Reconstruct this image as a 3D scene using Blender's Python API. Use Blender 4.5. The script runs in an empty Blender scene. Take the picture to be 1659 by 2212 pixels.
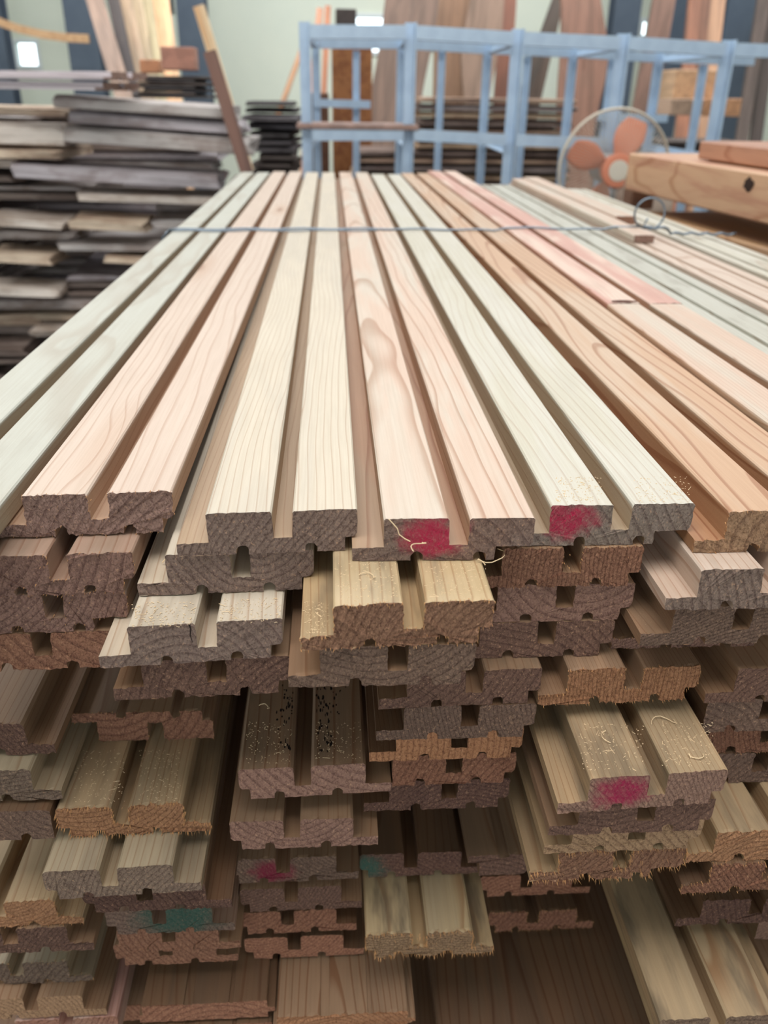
import bpy, bmesh, math, random
from mathutils import Vector, Matrix
from mathutils import noise as mnoise

# ---------------------------------------------------------------- camera, world, lights, exposure
SC = bpy.context.scene
COL = SC.collection
ZT = 1.0            # height of the siding pile's top above the floor
CAM_H = 0.2527      # lens above the pile top
F = 1800.0          # focal length in pixels of the 1659x2212 frame
CX, CY = 829.5, 1106.0

def basis():
    yd = Vector((711 - CX, 202 - CY, F)).normalized()
    v = -((770.0 - CX) * yd.x + F * yd.z) / yd.y
    dd = Vector((770.0 - CX, v, F)).normalized()
    return dd.cross(yd), yd, -dd
RX, RY, RZ = basis()
CAM = Vector((0, 0, ZT + CAM_H))
def w(v):                       # camera-space vector -> world
    v = Vector(v); return Vector((RX.dot(v), RY.dot(v), RZ.dot(v)))
def at(x, y, z):                # photo point on the level plane z (relative to the pile top)
    d = w((x - CX, y - CY, F)); t = (z - CAM_H) / d.z
    return Vector((d.x * t, d.y * t, z + ZT))
def atY(x, y, Y):               # photo point at forward distance Y
    d = w((x - CX, y - CY, F)); t = Y / d.y
    return CAM + d * t

cd = bpy.data.cameras.new('camera'); cam = bpy.data.objects.new('camera', cd); COL.objects.link(cam)
cx, cy, cz = w((1, 0, 0)), w((0, -1, 0)), w((0, 0, -1))
M = Matrix(((cx.x, cy.x, cz.x, CAM.x), (cx.y, cy.y, cz.y, CAM.y), (cx.z, cy.z, cz.z, CAM.z), (0, 0, 0, 1)))
cam.matrix_world = M
cd.sensor_fit = 'VERTICAL'; cd.sensor_height = 36.0; cd.sensor_width = 27.0
cd.lens = F / 2212 * 36.0
cd.clip_start = 0.01; cd.clip_end = 200
cd.dof.use_dof = True; cd.dof.focus_distance = 0.62; cd.dof.aperture_fstop = 6.6
SC.camera = cam

world = bpy.data.worlds.new('world'); SC.world = world; world.use_nodes = True
bg = world.node_tree.nodes['Background']
bg.inputs[0].default_value = (0.86, 0.94, 1.0, 1); bg.inputs[1].default_value = 5.0

def area(name, loc, target, sx, sy, power, color):
    l = bpy.data.lights.new(name, 'AREA'); l.shape = 'RECTANGLE'; l.size = sx; l.size_y = sy
    l.energy = power; l.color = color
    o = bpy.data.objects.new(name, l); COL.objects.link(o); o.location = loc
    o.rotation_euler = (Vector(target) - Vector(loc)).to_track_quat('-Z', 'Y').to_euler()
    return o
def sunbeam(loc, target, power, ang):
    l = bpy.data.lights.new('sunbeam', 'SPOT'); l.energy = power; l.spot_size = math.radians(ang); l.spot_blend = .5; l.color = (1, .86, .66); l.shadow_soft_size = .05
    o = bpy.data.objects.new('sunbeam', l); COL.objects.link(o); o.location = loc
    o.rotation_euler = (Vector(target) - Vector(loc)).to_track_quat('-Z', 'Y').to_euler()
# added spot lamps standing in for late sun on the leaning planks
sunbeam((-1.6, 3.2, 5.2), (-1.75, 7.0, 1.95), 420, 9)
sunbeam((-1.0, 3.0, 5.2), (-1.23, 5.98, 1.70), 220, 9)
# added area lights, unseen, over the pile and toward the far wall
area('added_overhead_light', (-0.8, -0.3, 4.9), (-0.8, -0.25, 0), 5.0, 2.6, 300, (1.0, 0.975, 0.955))
area('added_overhead_light', (0.3, 6.4, 4.9), (0.3, 6.35, 0), 9.0, 2.6, 680, (0.95, 0.98, 1.0))

SC.view_settings.view_transform = 'Standard'
SC.view_settings.look = 'None'
SC.view_settings.gamma = 1.0
SC.view_settings.use_curve_mapping = False
SC.view_settings.exposure = -0.42
SC.cycles.use_denoising = True
SC.cycles.max_bounces = 8
SC.cycles.diffuse_bounces = 5
SC.cycles.sample_clamp_indirect = 6.0

rnd = random.Random(11)
def lin(r, g, b):
    f = lambda c: (c / 255 / 12.92) if c / 255 <= 0.04045 else ((c / 255 + 0.055) / 1.055) ** 2.4
    return (f(r), f(g), f(b))

# ---------------------------------------------------------------- materials
class NT:
    def __init__(s, name):
        s.m = bpy.data.materials.new(name); s.m.use_nodes = True
        s.t = s.m.node_tree; s.b = s.t.nodes['Principled BSDF']
        s.b.inputs['Roughness'].default_value = 0.7
        s.b.inputs['Specular IOR Level'].default_value = 0.25
    def n(s, typ, **k):
        nd = s.t.nodes.new(typ)
        for a, v in k.items(): setattr(nd, a, v)
        return nd
    def l(s, a, b): s.t.links.new(a, b)
    def put(s, sock, v):
        if hasattr(v, 'is_linked'): s.l(v, sock)
        else: sock.default_value = v
    def math(s, op, a, b=0.0, c=None):
        nd = s.n('ShaderNodeMath', operation=op)
        s.put(nd.inputs[0], a); s.put(nd.inputs[1], b)
        if c is not None: s.put(nd.inputs[2], c)
        return nd.outputs[0]
    def mix(s, f, a, b, blend='MIX'):
        nd = s.n('ShaderNodeMix', data_type='RGBA', blend_type=blend)
        s.put(nd.inputs[0], f)
        for sock, v in ((nd.inputs[6], a), (nd.inputs[7], b)):
            if isinstance(v, (tuple, list)) : v = (*v[:3], 1)
            s.put(sock, v)
        return nd.outputs[2]
    def rng(s, v, a, b, c, d):
        nd = s.n('ShaderNodeMapRange'); nd.interpolation_type = 'SMOOTHSTEP'
        s.put(nd.inputs[0], v)
        for i, q in enumerate((a, b, c, d)): nd.inputs[i + 1].default_value = q
        return nd.outputs[0]
    def noise(s, vec, scale, detail=3, rough=0.55, dist=0.0):
        nd = s.n('ShaderNodeTexNoise'); s.put(nd.inputs['Vector'], vec)
        nd.inputs['Scale'].default_value = scale; nd.inputs['Detail'].default_value = detail
        nd.inputs['Roughness'].default_value = rough; nd.inputs['Distortion'].default_value = dist
        return nd.outputs[0]
    def scaled(s, vec, sx, sy, sz):
        nd = s.n('ShaderNodeVectorMath', operation='MULTIPLY'); s.put(nd.inputs[0], vec)
        nd.inputs[1].default_value = (sx, sy, sz); return nd.outputs[0]
    def attr(s, name, vec=False):
        nd = s.n('ShaderNodeAttribute', attribute_type='OBJECT', attribute_name=name)
        return nd.outputs['Vector'] if vec else nd.outputs['Fac']
    def bump(s, h, strength, dist):
        nd = s.n('ShaderNodeBump'); nd.inputs['Strength'].default_value = strength
        nd.inputs['Distance'].default_value = dist; s.put(nd.inputs['Height'], h)
        s.l(nd.outputs[0], s.b.inputs['Normal'])

def wood(name, end=False, rough_saw=0.5, grey=False):
    """solid wood: growth rings around a pith axis (object attribute 'pith'), colours from object.color and 'tint'"""
    t = NT(name)
    co = t.n('ShaderNodeTexCoord').outputs['Object']
    info = t.n('ShaderNodeObjectInfo')
    off = t.n('ShaderNodeCombineXYZ')
    t.l(t.math('MULTIPLY', info.outputs['Random'], 31.0), off.inputs[0])
    t.l(t.math('MULTIPLY', info.outputs['Random'], 17.0), off.inputs[1])
    add = t.n('ShaderNodeVectorMath', operation='ADD'); t.l(co, add.inputs[0]); t.l(off.outputs[0], add.inputs[1])
    cr = add.outputs[0]
    pith = t.attr('pith', True)
    sub = t.n('ShaderNodeVectorMath', operation='SUBTRACT'); t.l(co, sub.inputs[0]); t.l(pith, sub.inputs[1])
    sp = t.n('ShaderNodeSeparateXYZ'); t.l(sub.outputs[0], sp.inputs[0])
    # pith wanders along the board and taper makes cathedral arches
    wob1 = t.math('MULTIPLY', t.math('SUBTRACT', t.noise(t.scaled(cr, 0.0, 1.3, 0.0), 1.0, 1), 0.5), 0.05)
    wob2 = t.math('MULTIPLY', t.math('SUBTRACT', t.noise(t.scaled(cr, 9.0, 2.2, 9.0), 1.0, 2), 0.5), 0.022)
    px = t.math('ADD', sp.outputs[0], wob1)
    r = t.math('SQRT', t.math('ADD', t.math('MULTIPLY', px, px), t.math('MULTIPLY', sp.outputs[2], sp.outputs[2])))
    kv = t.n('ShaderNodeTexVoronoi'); t.l(t.scaled(cr, 11, 1.9, 4), kv.inputs['Vector']); kv.inputs['Scale'].default_value = 1.0
    kd = kv.outputs['Distance']; kon = t.attr('knots')
    knot = t.math('MULTIPLY', t.rng(kd, 0.05, 0.12, 1, 0), kon)
    r = t.math('ADD', r, t.math('MULTIPLY', t.math('MULTIPLY', t.rng(kd, 0.03, 0.30, 1, 0), kon), 0.016))
    r = t.math('ADD', t.math('ADD', r, wob2), t.math('MULTIPLY', sp.outputs[1], t.attr('taper')))
    ph = t.math('FRACT', t.math('DIVIDE', r, t.attr('ring')))
    late = t.rng(ph, 0.55 if end else 0.74, 0.95, 0.0, 1.0)
    edge = t.rng(ph, 0.95, 1.0, 1.0, 0.0)
    line = t.math('MULTIPLY', late, edge)
    c1 = info.outputs['Color']; c2 = t.attr('tint', True)
    blot = t.noise(t.scaled(cr, 22, 2.0, 22), 1.0, 3, 0.6, 0.6)
    base = t.mix(t.rng(blot, 0.42, 0.62, 0, 1), c1, c2)
    fib = t.noise(t.scaled(cr, 420, 7, 420), 1.0, 3, 0.6)
    fine = t.noise(cr, 900, 2, 0.7)
    if not end:
        # sawdust and dirt in grooves and rebates, plus painted-in bounce-light orange on side walls
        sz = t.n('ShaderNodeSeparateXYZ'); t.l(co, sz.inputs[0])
        low = t.math('MULTIPLY', t.rng(sz.outputs[2], -0.0045, -0.0015, 1, 0), t.attr('groove_dust_bounce'))
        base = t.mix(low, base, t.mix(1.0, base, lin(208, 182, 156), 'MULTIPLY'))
        dark = t.mix(1.0, base, (0.72, 0.58, 0.50), 'MULTIPLY')
        colr = t.mix(t.math('MULTIPLY', line, t.attr('contrast')), base, dark)
        colr = t.mix(t.rng(fib, 0.3, 0.75, 0.0, 0.28), colr, t.mix(1.0, colr, (0.72, 0.64, 0.56), 'MULTIPLY'))
        # saw dust lying on the surface
        d1 = t.noise(cr, 1500, 2, 0.8); d2 = t.noise(cr, 18, 3)
        spk = t.math('MULTIPLY', t.rng(d1, 0.66, 0.74, 0, 1), t.rng(d2, 0.45, 0.7, 0, 0.8))
        colr = t.mix(spk, colr, lin(226, 206, 168))
        spk2 = t.math('MULTIPLY', t.rng(d1, 0.34, 0.27, 0, 1), t.rng(d2, 0.42, 0.65, 0.0, 0.6))
        colr = t.mix(spk2, colr, lin(96, 66, 46))
        # dirt of handling (object attribute)
        dirt = t.math('MULTIPLY', t.rng(t.noise(t.scaled(cr, 30, 6, 30), 1.0, 4, 0.65), 0.48, 0.68, 0, 1), t.attr('dirt'))
        colr = t.mix(dirt, colr, lin(112, 98, 80))
        colr = t.mix(t.math('MULTIPLY', knot, .75), colr, t.mix(1.0, colr, (0.52, 0.33, 0.24), 'MULTIPLY'))
        halo = t.math('MULTIPLY', t.rng(kd, 0.1, 0.3, 1, 0), kon)
        colr = t.mix(t.math('MULTIPLY', halo, .45), colr, t.mix(1.0, colr, (0.84, 0.68, 0.56), 'MULTIPLY'))
        h = t.math('ADD', t.math('MULTIPLY', fib, 0.6), t.math('MULTIPLY', line, 0.25))
        h = t.math('ADD', h, t.math('MULTIPLY', fine, 0.35))
        t.bump(h, 0.35, 0.0008)
        t.b.inputs['Roughness'].default_value = 0.55; t.b.inputs['Specular IOR Level'].default_value = 0.4
    else:
        # sawn end grain: absorbent, brown, rings stand out, torn pores
        base = t.mix(0.84, base, t.attr('endcol', True))
        dark = t.mix(1.0, base, (0.50, 0.44, 0.46), 'MULTIPLY')
        colr = t.mix(t.math('MULTIPLY', line, 0.62), base, dark)
        tear = t.noise(t.scaled(cr, 1, 0.2, 0.75), 520, 4, 0.75, 0.8)
        pore = t.n('ShaderNodeTexVoronoi'); t.l(t.scaled(cr, 1.0, 0.3, 0.6), pore.inputs['Vector']); pore.inputs['Scale'].default_value = 480
        pr = t.rng(pore.outputs[0], 0.12, 0.42, 0.0, 1.0)
        tam = t.attr('torn')
        colr = t.mix(t.rng(tear, 0.52, 0.36, 0, 0.75), colr, t.mix(1.0, colr, (0.40, 0.34, 0.32), 'MULTIPLY'))
        colr = t.mix(t.rng(tear, 0.56, 0.70, 0, 0.75), colr, t.mix(0.55, colr, lin(216, 168, 128)))
        # stray paint from the grading spray
        pc = t.attr('paint', True); pp = t.attr('paint_at', True)
        s2 = t.n('ShaderNodeVectorMath', operation='SUBTRACT'); t.l(co, s2.inputs[0]); t.l(pp, s2.inputs[1])
        s3 = t.scaled(s2.outputs[0], 1, 0, 1.4)
        ln = t.n('ShaderNodeVectorMath', operation='LENGTH'); t.l(s3, ln.inputs[0])
        nz = t.math('MULTIPLY', t.math('SUBTRACT', t.noise(cr, 70, 4, 0.7), 0.5), 0.035)
        pm = t.math('MULTIPLY', t.rng(t.math('DIVIDE', t.math('ADD', ln.outputs['Value'], nz), t.attr('paint_size')), 0.009, 0.029, 1, 0), t.attr('paint_on'))
        pm = t.math('MULTIPLY', pm, t.rng(tear, 0.35, 0.68, 1.0, 0.6))
        colr = t.mix(pm, colr, pc)
        h = t.math('ADD', t.math('MULTIPLY', tear, 1.0), t.math('MULTIPLY', pr, -0.35))
        h = t.math('MULTIPLY', t.math('ADD', h, t.math('MULTIPLY', line, 0.25)), tam)
        t.bump(h, 0.9, 0.0022)
        t.b.inputs['Roughness'].default_value = 0.85
    t.l(colr, t.b.inputs['Base Color'])
    return t.m

WOOD = wood('planed_wood'); END = wood('sawn_end_grain', end=True)

def plain(name, c, rough=0.6, metal=0.0, nscale=0, namt=0.0, c2=None, emit=0, bump=0.0):
    t = NT(name); t.b.inputs['Roughness'].default_value = rough; t.b.inputs['Metallic'].default_value = metal
    if nscale:
        co = t.n('ShaderNodeTexCoord').outputs['Object']
        nz = t.noise(co, nscale, 4, 0.6)
        t.l(t.mix(t.rng(nz, 0.35, 0.65, 0, namt), c, c2 or tuple(q * 0.5 for q in c)), t.b.inputs['Base Color'])
        if bump: t.bump(nz, 0.5, bump)
    else: t.b.inputs['Base Color'].default_value = (*c, 1)
    if emit:
        t.b.inputs['Emission Color'].default_value = (*c, 1); t.b.inputs['Emission Strength'].default_value = emit
    return t.m

def old_wood():
    t = NT('weathered_wood')
    co = t.n('ShaderNodeTexCoord').outputs['Object']; info = t.n('ShaderNodeObjectInfo')
    off = t.n('ShaderNodeCombineXYZ'); t.l(t.math('MULTIPLY', info.outputs['Random'], 37.0), off.inputs[1])
    add = t.n('ShaderNodeVectorMath', operation='ADD'); t.l(co, add.inputs[0]); t.l(off.outputs[0], add.inputs[1]); cr = add.outputs[0]
    n1 = t.noise(t.scaled(cr, 3, 40, 60), 1, 4, 0.6); n2 = t.noise(t.scaled(cr, 5, 12, 12), 1, 4, 0.6)
    c = t.mix(t.rng(n2, 0.4, 0.65, 0, 1), info.outputs['Color'], t.attr('tint', True))
    c = t.mix(t.rng(n1, 0.48, 0.72, 0, 0.6), c, t.mix(1, c, (0.42, 0.38, 0.36), 'MULTIPLY'))
    t.l(c, t.b.inputs['Base Color']); t.bump(n1, 0.8, 0.004); t.b.inputs['Roughness'].default_value = 0.8
    return t.m
OLD = old_wood()
STEEL = plain('blue_grey_paint', lin(182, 202, 222), 0.42, 0.0, 14, 0.35, lin(150, 170, 196))
NAVY = plain('dark_blue_steel_paint', lin(84, 94, 106), 0.5, 0, 3, 0.4, lin(66, 76, 90))
WALLM = plain('pale_green_wall_panel', lin(218, 222, 206), 0.55, 0, 0.8, 0.5, lin(204, 212, 200))
FLOORM = plain('concrete', lin(120, 116, 110), 0.8, 0, 4, 0.6, lin(92, 88, 84), 0, 0.01)
ROOFM = plain('roof_sheet', lin(190, 192, 190), 0.6)
WIRE = plain('galvanised_wire', lin(120, 130, 140), 0.32, 0.9)
GUARD = plain('cream_fan_wire', lin(206, 196, 180), 0.4)
ORANGE = plain('orange_fan_plastic', lin(226, 146, 118), 0.4)
CREAM = plain('cream_plastic', lin(222, 214, 200), 0.5)
GREYP = plain('grey_plastic', lin(150, 152, 156), 0.4)
FRAMEM = plain('white_window_frame', lin(214, 220, 222), 0.5)
LEAF = plain('foliage', lin(96, 140, 84), 0.7, 0, 3, 0.8, lin(50, 84, 44))
GRASS = plain('grass_ground', lin(110, 140, 80), 0.9, 0, 2, 0.8, lin(80, 100, 60))
gm = NT('window_glass')
gm.b.inputs['Roughness'].default_value = 0.02; gm.b.inputs['Transmission Weight'].default_value = 1.0; gm.b.inputs['IOR'].default_value = 1.02
gm.b.inputs['Base Color'].default_value = (0.93, 0.98, 0.97, 1); GLASS = gm.m

# ---------------------------------------------------------------- mesh helpers
def link(name, bm, mats, parent=None, loc=(0, 0, 0), rot=(0, 0, 0), smooth=False):
    me = bpy.data.meshes.new(name); bm.normal_update(); bm.to_mesh(me); bm.free()
    for m in (mats if isinstance(mats, (list, tuple)) else [mats]): me.materials.append(m)
    if smooth:
        for p in me.polygons: p.use_smooth = True
    o = bpy.data.objects.new(name, me); COL.objects.link(o)
    o.location = loc; o.rotation_euler = rot
    if parent: o.parent = parent
    return o
def tag(o, label, cat, group=None):
    o['label'] = label; o['category'] = cat
    if group: o['group'] = group
    return o
def empty(name, loc, label, cat, group=None, rot=(0, 0, 0)):
    o = bpy.data.objects.new(name, None); COL.objects.link(o); o.location = loc; o.rotation_euler = rot
    o.empty_display_size = 0.05
    return tag(o, label, cat, group)
def struct(o): o['kind'] = 'structure'; return o
def box(bm, a, b, mat=0):
    x0, y0, z0 = a; x1, y1, z1 = b
    v = [bm.verts.new(p) for p in ((x0, y0, z0), (x1, y0, z0), (x1, y1, z0), (x0, y1, z0), (x0, y0, z1), (x1, y0, z1), (x1, y1, z1), (x0, y1, z1))]
    for f in ((0, 3, 2, 1), (4, 5, 6, 7), (0, 1, 5, 4), (1, 2, 6, 5), (2, 3, 7, 6), (3, 0, 4, 7)):
        bm.faces.new([v[i] for i in f]).material_index = mat
def tube(bm, pts, r, n=8, closed=False):
    pts = [Vector(p) for p in pts]; rings = []
    for i, p in enumerate(pts):
        a = pts[i - 1] if (i > 0 or closed) else p; b = pts[(i + 1) % len(pts)] if (i < len(pts) - 1 or closed) else p
        d = (b - a).normalized(); u = d.orthogonal() if i == 0 else (pu - d * pu.dot(d))
        u.normalize(); pu = u; q = d.cross(u)
        rings.append([bm.verts.new(p + (u * math.cos(t) + q * math.sin(t)) * r) for t in [2 * math.pi * k / n for k in range(n)]])
    m = len(rings)
    for i in range(m if closed else m - 1):
        a, b = rings[i], rings[(i + 1) % m]
        for k in range(n):
            bm.faces.new((a[k], a[(k + 1) % n], b[(k + 1) % n], b[k]))
    if not closed: bm.faces.new(rings[0][::-1]); bm.faces.new(rings[-1])
def defaults(o, c1, c2, pith, ring, contrast=0.7, taper=0.004, dirt=0.0, torn=0.6, endcol=(150, 116, 98), paint=None, paint_at=(0, 0), knots=0.0, dust=0.0, psize=1.0):
    o.color = (*lin(*c1), 1); o['tint'] = lin(*c2)
    o['pith'] = (float(pith[0]), 0.0, float(pith[1])); o['ring'] = float(ring); o['contrast'] = float(contrast)
    o['taper'] = float(taper); o['dirt'] = float(dirt); o['torn'] = float(torn); o['endcol'] = lin(*endcol)
    o['knots'] = float(knots); o['groove_dust_bounce'] = float(dust); o['paint_size'] = float(psize); o['paint'] = lin(*(paint or (0, 0, 0))); o['paint_on'] = 1.0 if paint else 0.0
    o['paint_at'] = (float(paint_at[0]), 0.0, float(paint_at[1]))

# ---------------------------------------------------------------- the siding profile (metres, x=0 first bar, z=0 top)
def groove(c, r=0.0042, base=-0.032, d=0.0035):
    pts = [(c + r, base)]
    for k in range(0, 7):
        a = math.pi * k / 6; pts.append((c + r * math.cos(a), base + d + r * 0.8 * math.sin(a)))
    pts.append((c - r, base)); return pts
def prof_N(b=0.0012, rb=.0935):
    p = [(-.021, -.0318), (-.021, -.0225), (0.0003, -.0218), (0, -b), (b, 0), (.044 - b, 0), (.044, -b), (.0445, -.0200),
         (.0575, -.0200), (.058, -b), (.058 + b, 0), (.102 - b, 0), (.102, -b), (.1018, -.0185), (.0998, -.0210), (rb, -.0213), (rb - .0003, -.0315), (rb - .0008, -.032)]
    p += groove(.070 if rb > .08 else .066) + groove(.023)
    return p      # clockwise seen from the front (-y)
def mirror(p, cx=0.051): return [(2 * cx - x, z) for x, z in p][::-1]
def prof_M(b=0.0022):
    p = mirror(prof_N(b))
    return p
def prof_F():
    return [(.102 - x, -.032 - z) for x, z in prof_M(.0012)]
def prof_P():     # wide tongue-and-groove panel with two shallow channels
    return [(-.004, -.026), (-.004, -.015), (0, -.014), (0, -.001), (.001, 0), (.043, 0), (.0435, -.0018), (.052, -.0018), (.0525, 0),
            (.090, 0), (.0905, -.0015), (.094, -.0015), (.0945, 0), (.129, 0), (.130, -.001), (.130, -.010), (.138, -.011), (.138, -.017), (.130, -.018), (.130, -.026)]
def prof_box(wd, th, b=0.0015):
    return [(0, -th + b), (0, -b), (b, 0), (wd - b, 0), (wd, -b), (wd, -th + b), (wd - b, -th), (b, -th)]
def prof_offcut():
    return [(0, -.009), (0, 0), (.030, 0), (.031, -.004), (.040, -.004), (.041, 0), (.060, 0), (.060, -.024), (.057, -.028), (.012, -.028), (.011, -.009)]
def clip(p, lo, hi):
    out = []
    for x, z in p:
        q = (min(max(x, lo), hi), z)
        if not out or math.dist(q, out[-1]) > 1e-6: out.append(q)
    return out
PROF = {'W': prof_N(rb=.0765), 'K': [(.0003, -.0318)] + prof_N()[2:], 'J': [(.102 - x, z) for x, z in ([(.0003, -.0318)] + prof_N(.0022)[2:])][::-1],
        'G': [(x, -.032 - z) for x, z in ([(.0003, -.0318)] + prof_N()[2:])][::-1],
        'N': prof_N(), 'M': prof_M(), 'F': prof_F(), 'P': prof_P(), 'O': prof_offcut()}

def refine(p, step):
    out = []
    for i, a in enumerate(p):
        b = p[(i + 1) % len(p)]; out.append(a)
        L = math.dist(a, b); k = int(L / step)
        for j in range(1, k): out.append((a[0] + (b[0] - a[0]) * j / k, a[1] + (b[1] - a[1]) * j / k))
    return out
def board_mesh(profile, length, seed, rough=0.0004, skew=0.0, bow=0.0, rounded=0.0):
    """extrude the profile along +y; the near end is sawn slightly ragged, material 1 on the sawn ends"""
    r = random.Random(seed); bm = bmesh.new()
    p = refine(profile, 0.0025)
    ys = [0, 0.003] + [length * k / 5 for k in range(1, 6)]
    rings = []; jit = []
    for j, y in enumerate(ys):
        ring = []
        for (x, z) in p:
            dy = y + skew * x
            jx = jz = 0
            if j == 0: jit.append(Vector(((r.random() - .5) * rough * 1.1, (r.random() - .5) * rough * 2.2, (r.random() - .5) * rough * 1.1)))
            if j == len(ys) - 1: dy = y
            ring.append(bm.verts.new((x + jx + bow * 4 * (y / length) * (1 - y / length), dy, z + jz)))
        rings.append(ring)
    n = len(p)
    for a, b in zip(rings, rings[1:]):
        for k in range(n):
            bm.faces.new((a[k], a[(k + 1) % n], b[(k + 1) % n], b[k]))
    f0 = bm.faces.new(rings[0][::-1]); f1 = bm.faces.new(rings[-1])
    f0.material_index = 1; f1.material_index = 1
    bmesh.ops.recalc_face_normals(bm, faces=bm.faces)
    bmesh.ops.triangulate(bm, faces=[f0, f1], ngon_method='EAR_CLIP')
    for v, j in zip(rings[0], jit): v.co += j
    return bm

# wood colours: (main, second)
TONES = {
 'cream': ((207, 195, 176), (200, 189, 172)), 'white': ((202, 197, 184), (198, 192, 175)), 'green': ((190, 189, 178), (188, 186, 174)),
 'pink': ((208, 182, 163), (206, 192, 176)), 'rose': ((208, 188, 172), (205, 184, 168)), 'brown': ((196, 160, 130), (200, 174, 150)), 'red': ((206, 160, 146), (222, 196, 180)),
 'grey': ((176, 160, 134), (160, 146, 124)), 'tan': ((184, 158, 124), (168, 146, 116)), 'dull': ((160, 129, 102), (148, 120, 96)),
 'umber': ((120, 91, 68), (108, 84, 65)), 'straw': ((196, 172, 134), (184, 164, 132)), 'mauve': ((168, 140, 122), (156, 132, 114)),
}
ENDS = {'b': (92, 65, 55), 'p': (134, 100, 88), 'o': (172, 120, 84), 'r': (144, 98, 76), 'm': (97, 69, 60), 'g': (107, 85, 73), 't': (154, 120, 90)}

def board(name, kind, X, Y, z, label, tone='tan', end='p', L=None, rot=0.0, torn=0.6, group=None, sx=1.0, dirt=0.25, paint=None, paint_at=(.03, -.012),
          ring=None, pith=None, contrast=0.75, skew=0.0, far=3.22, rough=None, taper=None, cat='board', roll=0.0, bow=0.0, knots=0.0, psize=1.0):
    i = len(BUILT); r = random.Random(i * 7 + 3)
    L = L or (far + r.uniform(-.05, .05) - Y)
    pr = PROF[kind] if isinstance(kind, str) else kind
    bm = board_mesh([(x * sx, q) for x, q in pr], L, i, rough if rough is not None else 0.00025 + 0.0006 * torn, skew, bow)
    o = link(name, bm, [WOOD, END], None, (X, Y, ZT + z), (0, math.radians(roll), math.radians(rot)))
    tag(o, label, cat, group)
    a = TONES[tone]
    defaults(o, a[0], a[1], pith or (r.uniform(-.06, .16), r.choice([-1, 1]) * r.uniform(.03, .09) - .02), ring or r.uniform(.0035, .0065), contrast,
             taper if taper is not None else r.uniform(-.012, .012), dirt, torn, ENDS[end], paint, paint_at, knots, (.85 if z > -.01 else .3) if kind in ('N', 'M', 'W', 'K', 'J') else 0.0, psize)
    BUILT.append(o)
    return o
BUILT = []
def bp(kind, ref, px, py, z, label, **k):
    """board whose top left ('P') or top right ('Q') bar corner shows at photo point px, py on level z"""
    p = at(px, py, z); s = k.get('sx', 1.0)
    X = p.x if ref == 'P' else p.x - .102 * s
    return board('siding_board', kind, X, p.y, z, label, group=None, **k)
RED = (158, 32, 62); GRN = (48, 82, 70)

# ---------------------------------------------------------------- shed: floor, walls, roof, windows, steel columns
FZ = 0.0
XL, XR, YB, YF, HT = -7.0, 8.0, 10.0, -5.0, 5.4
bm = bmesh.new(); box(bm, (XL, YF, -0.1), (XR, YB, 0)); struct(link('floor', bm, FLOORM))
bm = bmesh.new(); box(bm, (XL, YF, HT), (XR, YB, HT + .1)); struct(link('ceiling', bm, ROOFM))
def wall(name, axis, pos, lo, hi, holes, thick=0.12):
    """wall panel with rectangular window openings: holes = (a0, a1, z0, z1)"""
    us = sorted({lo, hi, *[h[0] for h in holes], *[h[1] for h in holes]})
    zs = sorted({0.0, HT, *[h[2] for h in holes], *[h[3] for h in holes]})
    bm = bmesh.new()
    for a, b in zip(us, us[1:]):
        for c, d in zip(zs, zs[1:]):
            mu, mz = (a + b) / 2, (c + d) / 2
            if any(h[0] < mu < h[1] and h[2] < mz < h[3] for h in holes): continue
            if axis == 'y': box(bm, (a, pos, c), (b, pos + thick, d))
            else: box(bm, (pos, a, c), (pos + thick, b, d))
    bmesh.ops.remove_doubles(bm, verts=bm.verts, dist=1e-5)
    return struct(link(name, bm, WALLM))
def wpx(x0, y0, x1, y1, Y=YB):
    a = atY(x0, y0, Y); b = atY(x1, y1, Y); return (a.x, b.x, b.z, a.z)
HB = [wpx(24, 84, 92, 150), wpx(364, -40, 378, 28), wpx(742, 28, 842, 120), wpx(930, 34, 1000, 112), wpx(1298, 62, 1318, 88), wpx(1383, 38, 1404, 84), wpx(1528, -40, 1588, 30)]
wall('wall_back', 'y', YB, XL, XR, HB)
wall('wall_left', 'x', XL - .12, YF, YB, [(0, 2.2, 1.6, 2.8), (4, 6.0, 1.6, 2.8)])
wall('wall_right', 'x', XR, YF, YB, [(-1, 1.6, 1.6, 2.8), (4, 6.4, 1.6, 2.8)])
wall('wall_front', 'y', YF - .12, XL, XR, [(-3.0, 3.0, 0.0, 3.2)])
for k, h in enumerate(HB):
    a0, a1, z0, z1 = h; t = 0.035
    bm = bmesh.new()
    box(bm, (a0, YB - .02, z0), (a0 + t, YB + .1, z1)); box(bm, (a1 - t, YB - .02, z0), (a1, YB + .1, z1))
    box(bm, (a0 + t, YB - .02, z0), (a1 - t, YB + .1, z0 + t)); box(bm, (a0 + t, YB - .02, z1 - t), (a1 - t, YB + .1, z1))
    f = struct(link('window_%d' % (k + 1), bm, FRAMEM))
    bm = bmesh.new(); box(bm, (a0 + t, YB + .03, z0 + t), (a1 - t, YB + .036, z1 - t)); link('pane', bm, GLASS, f)

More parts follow.
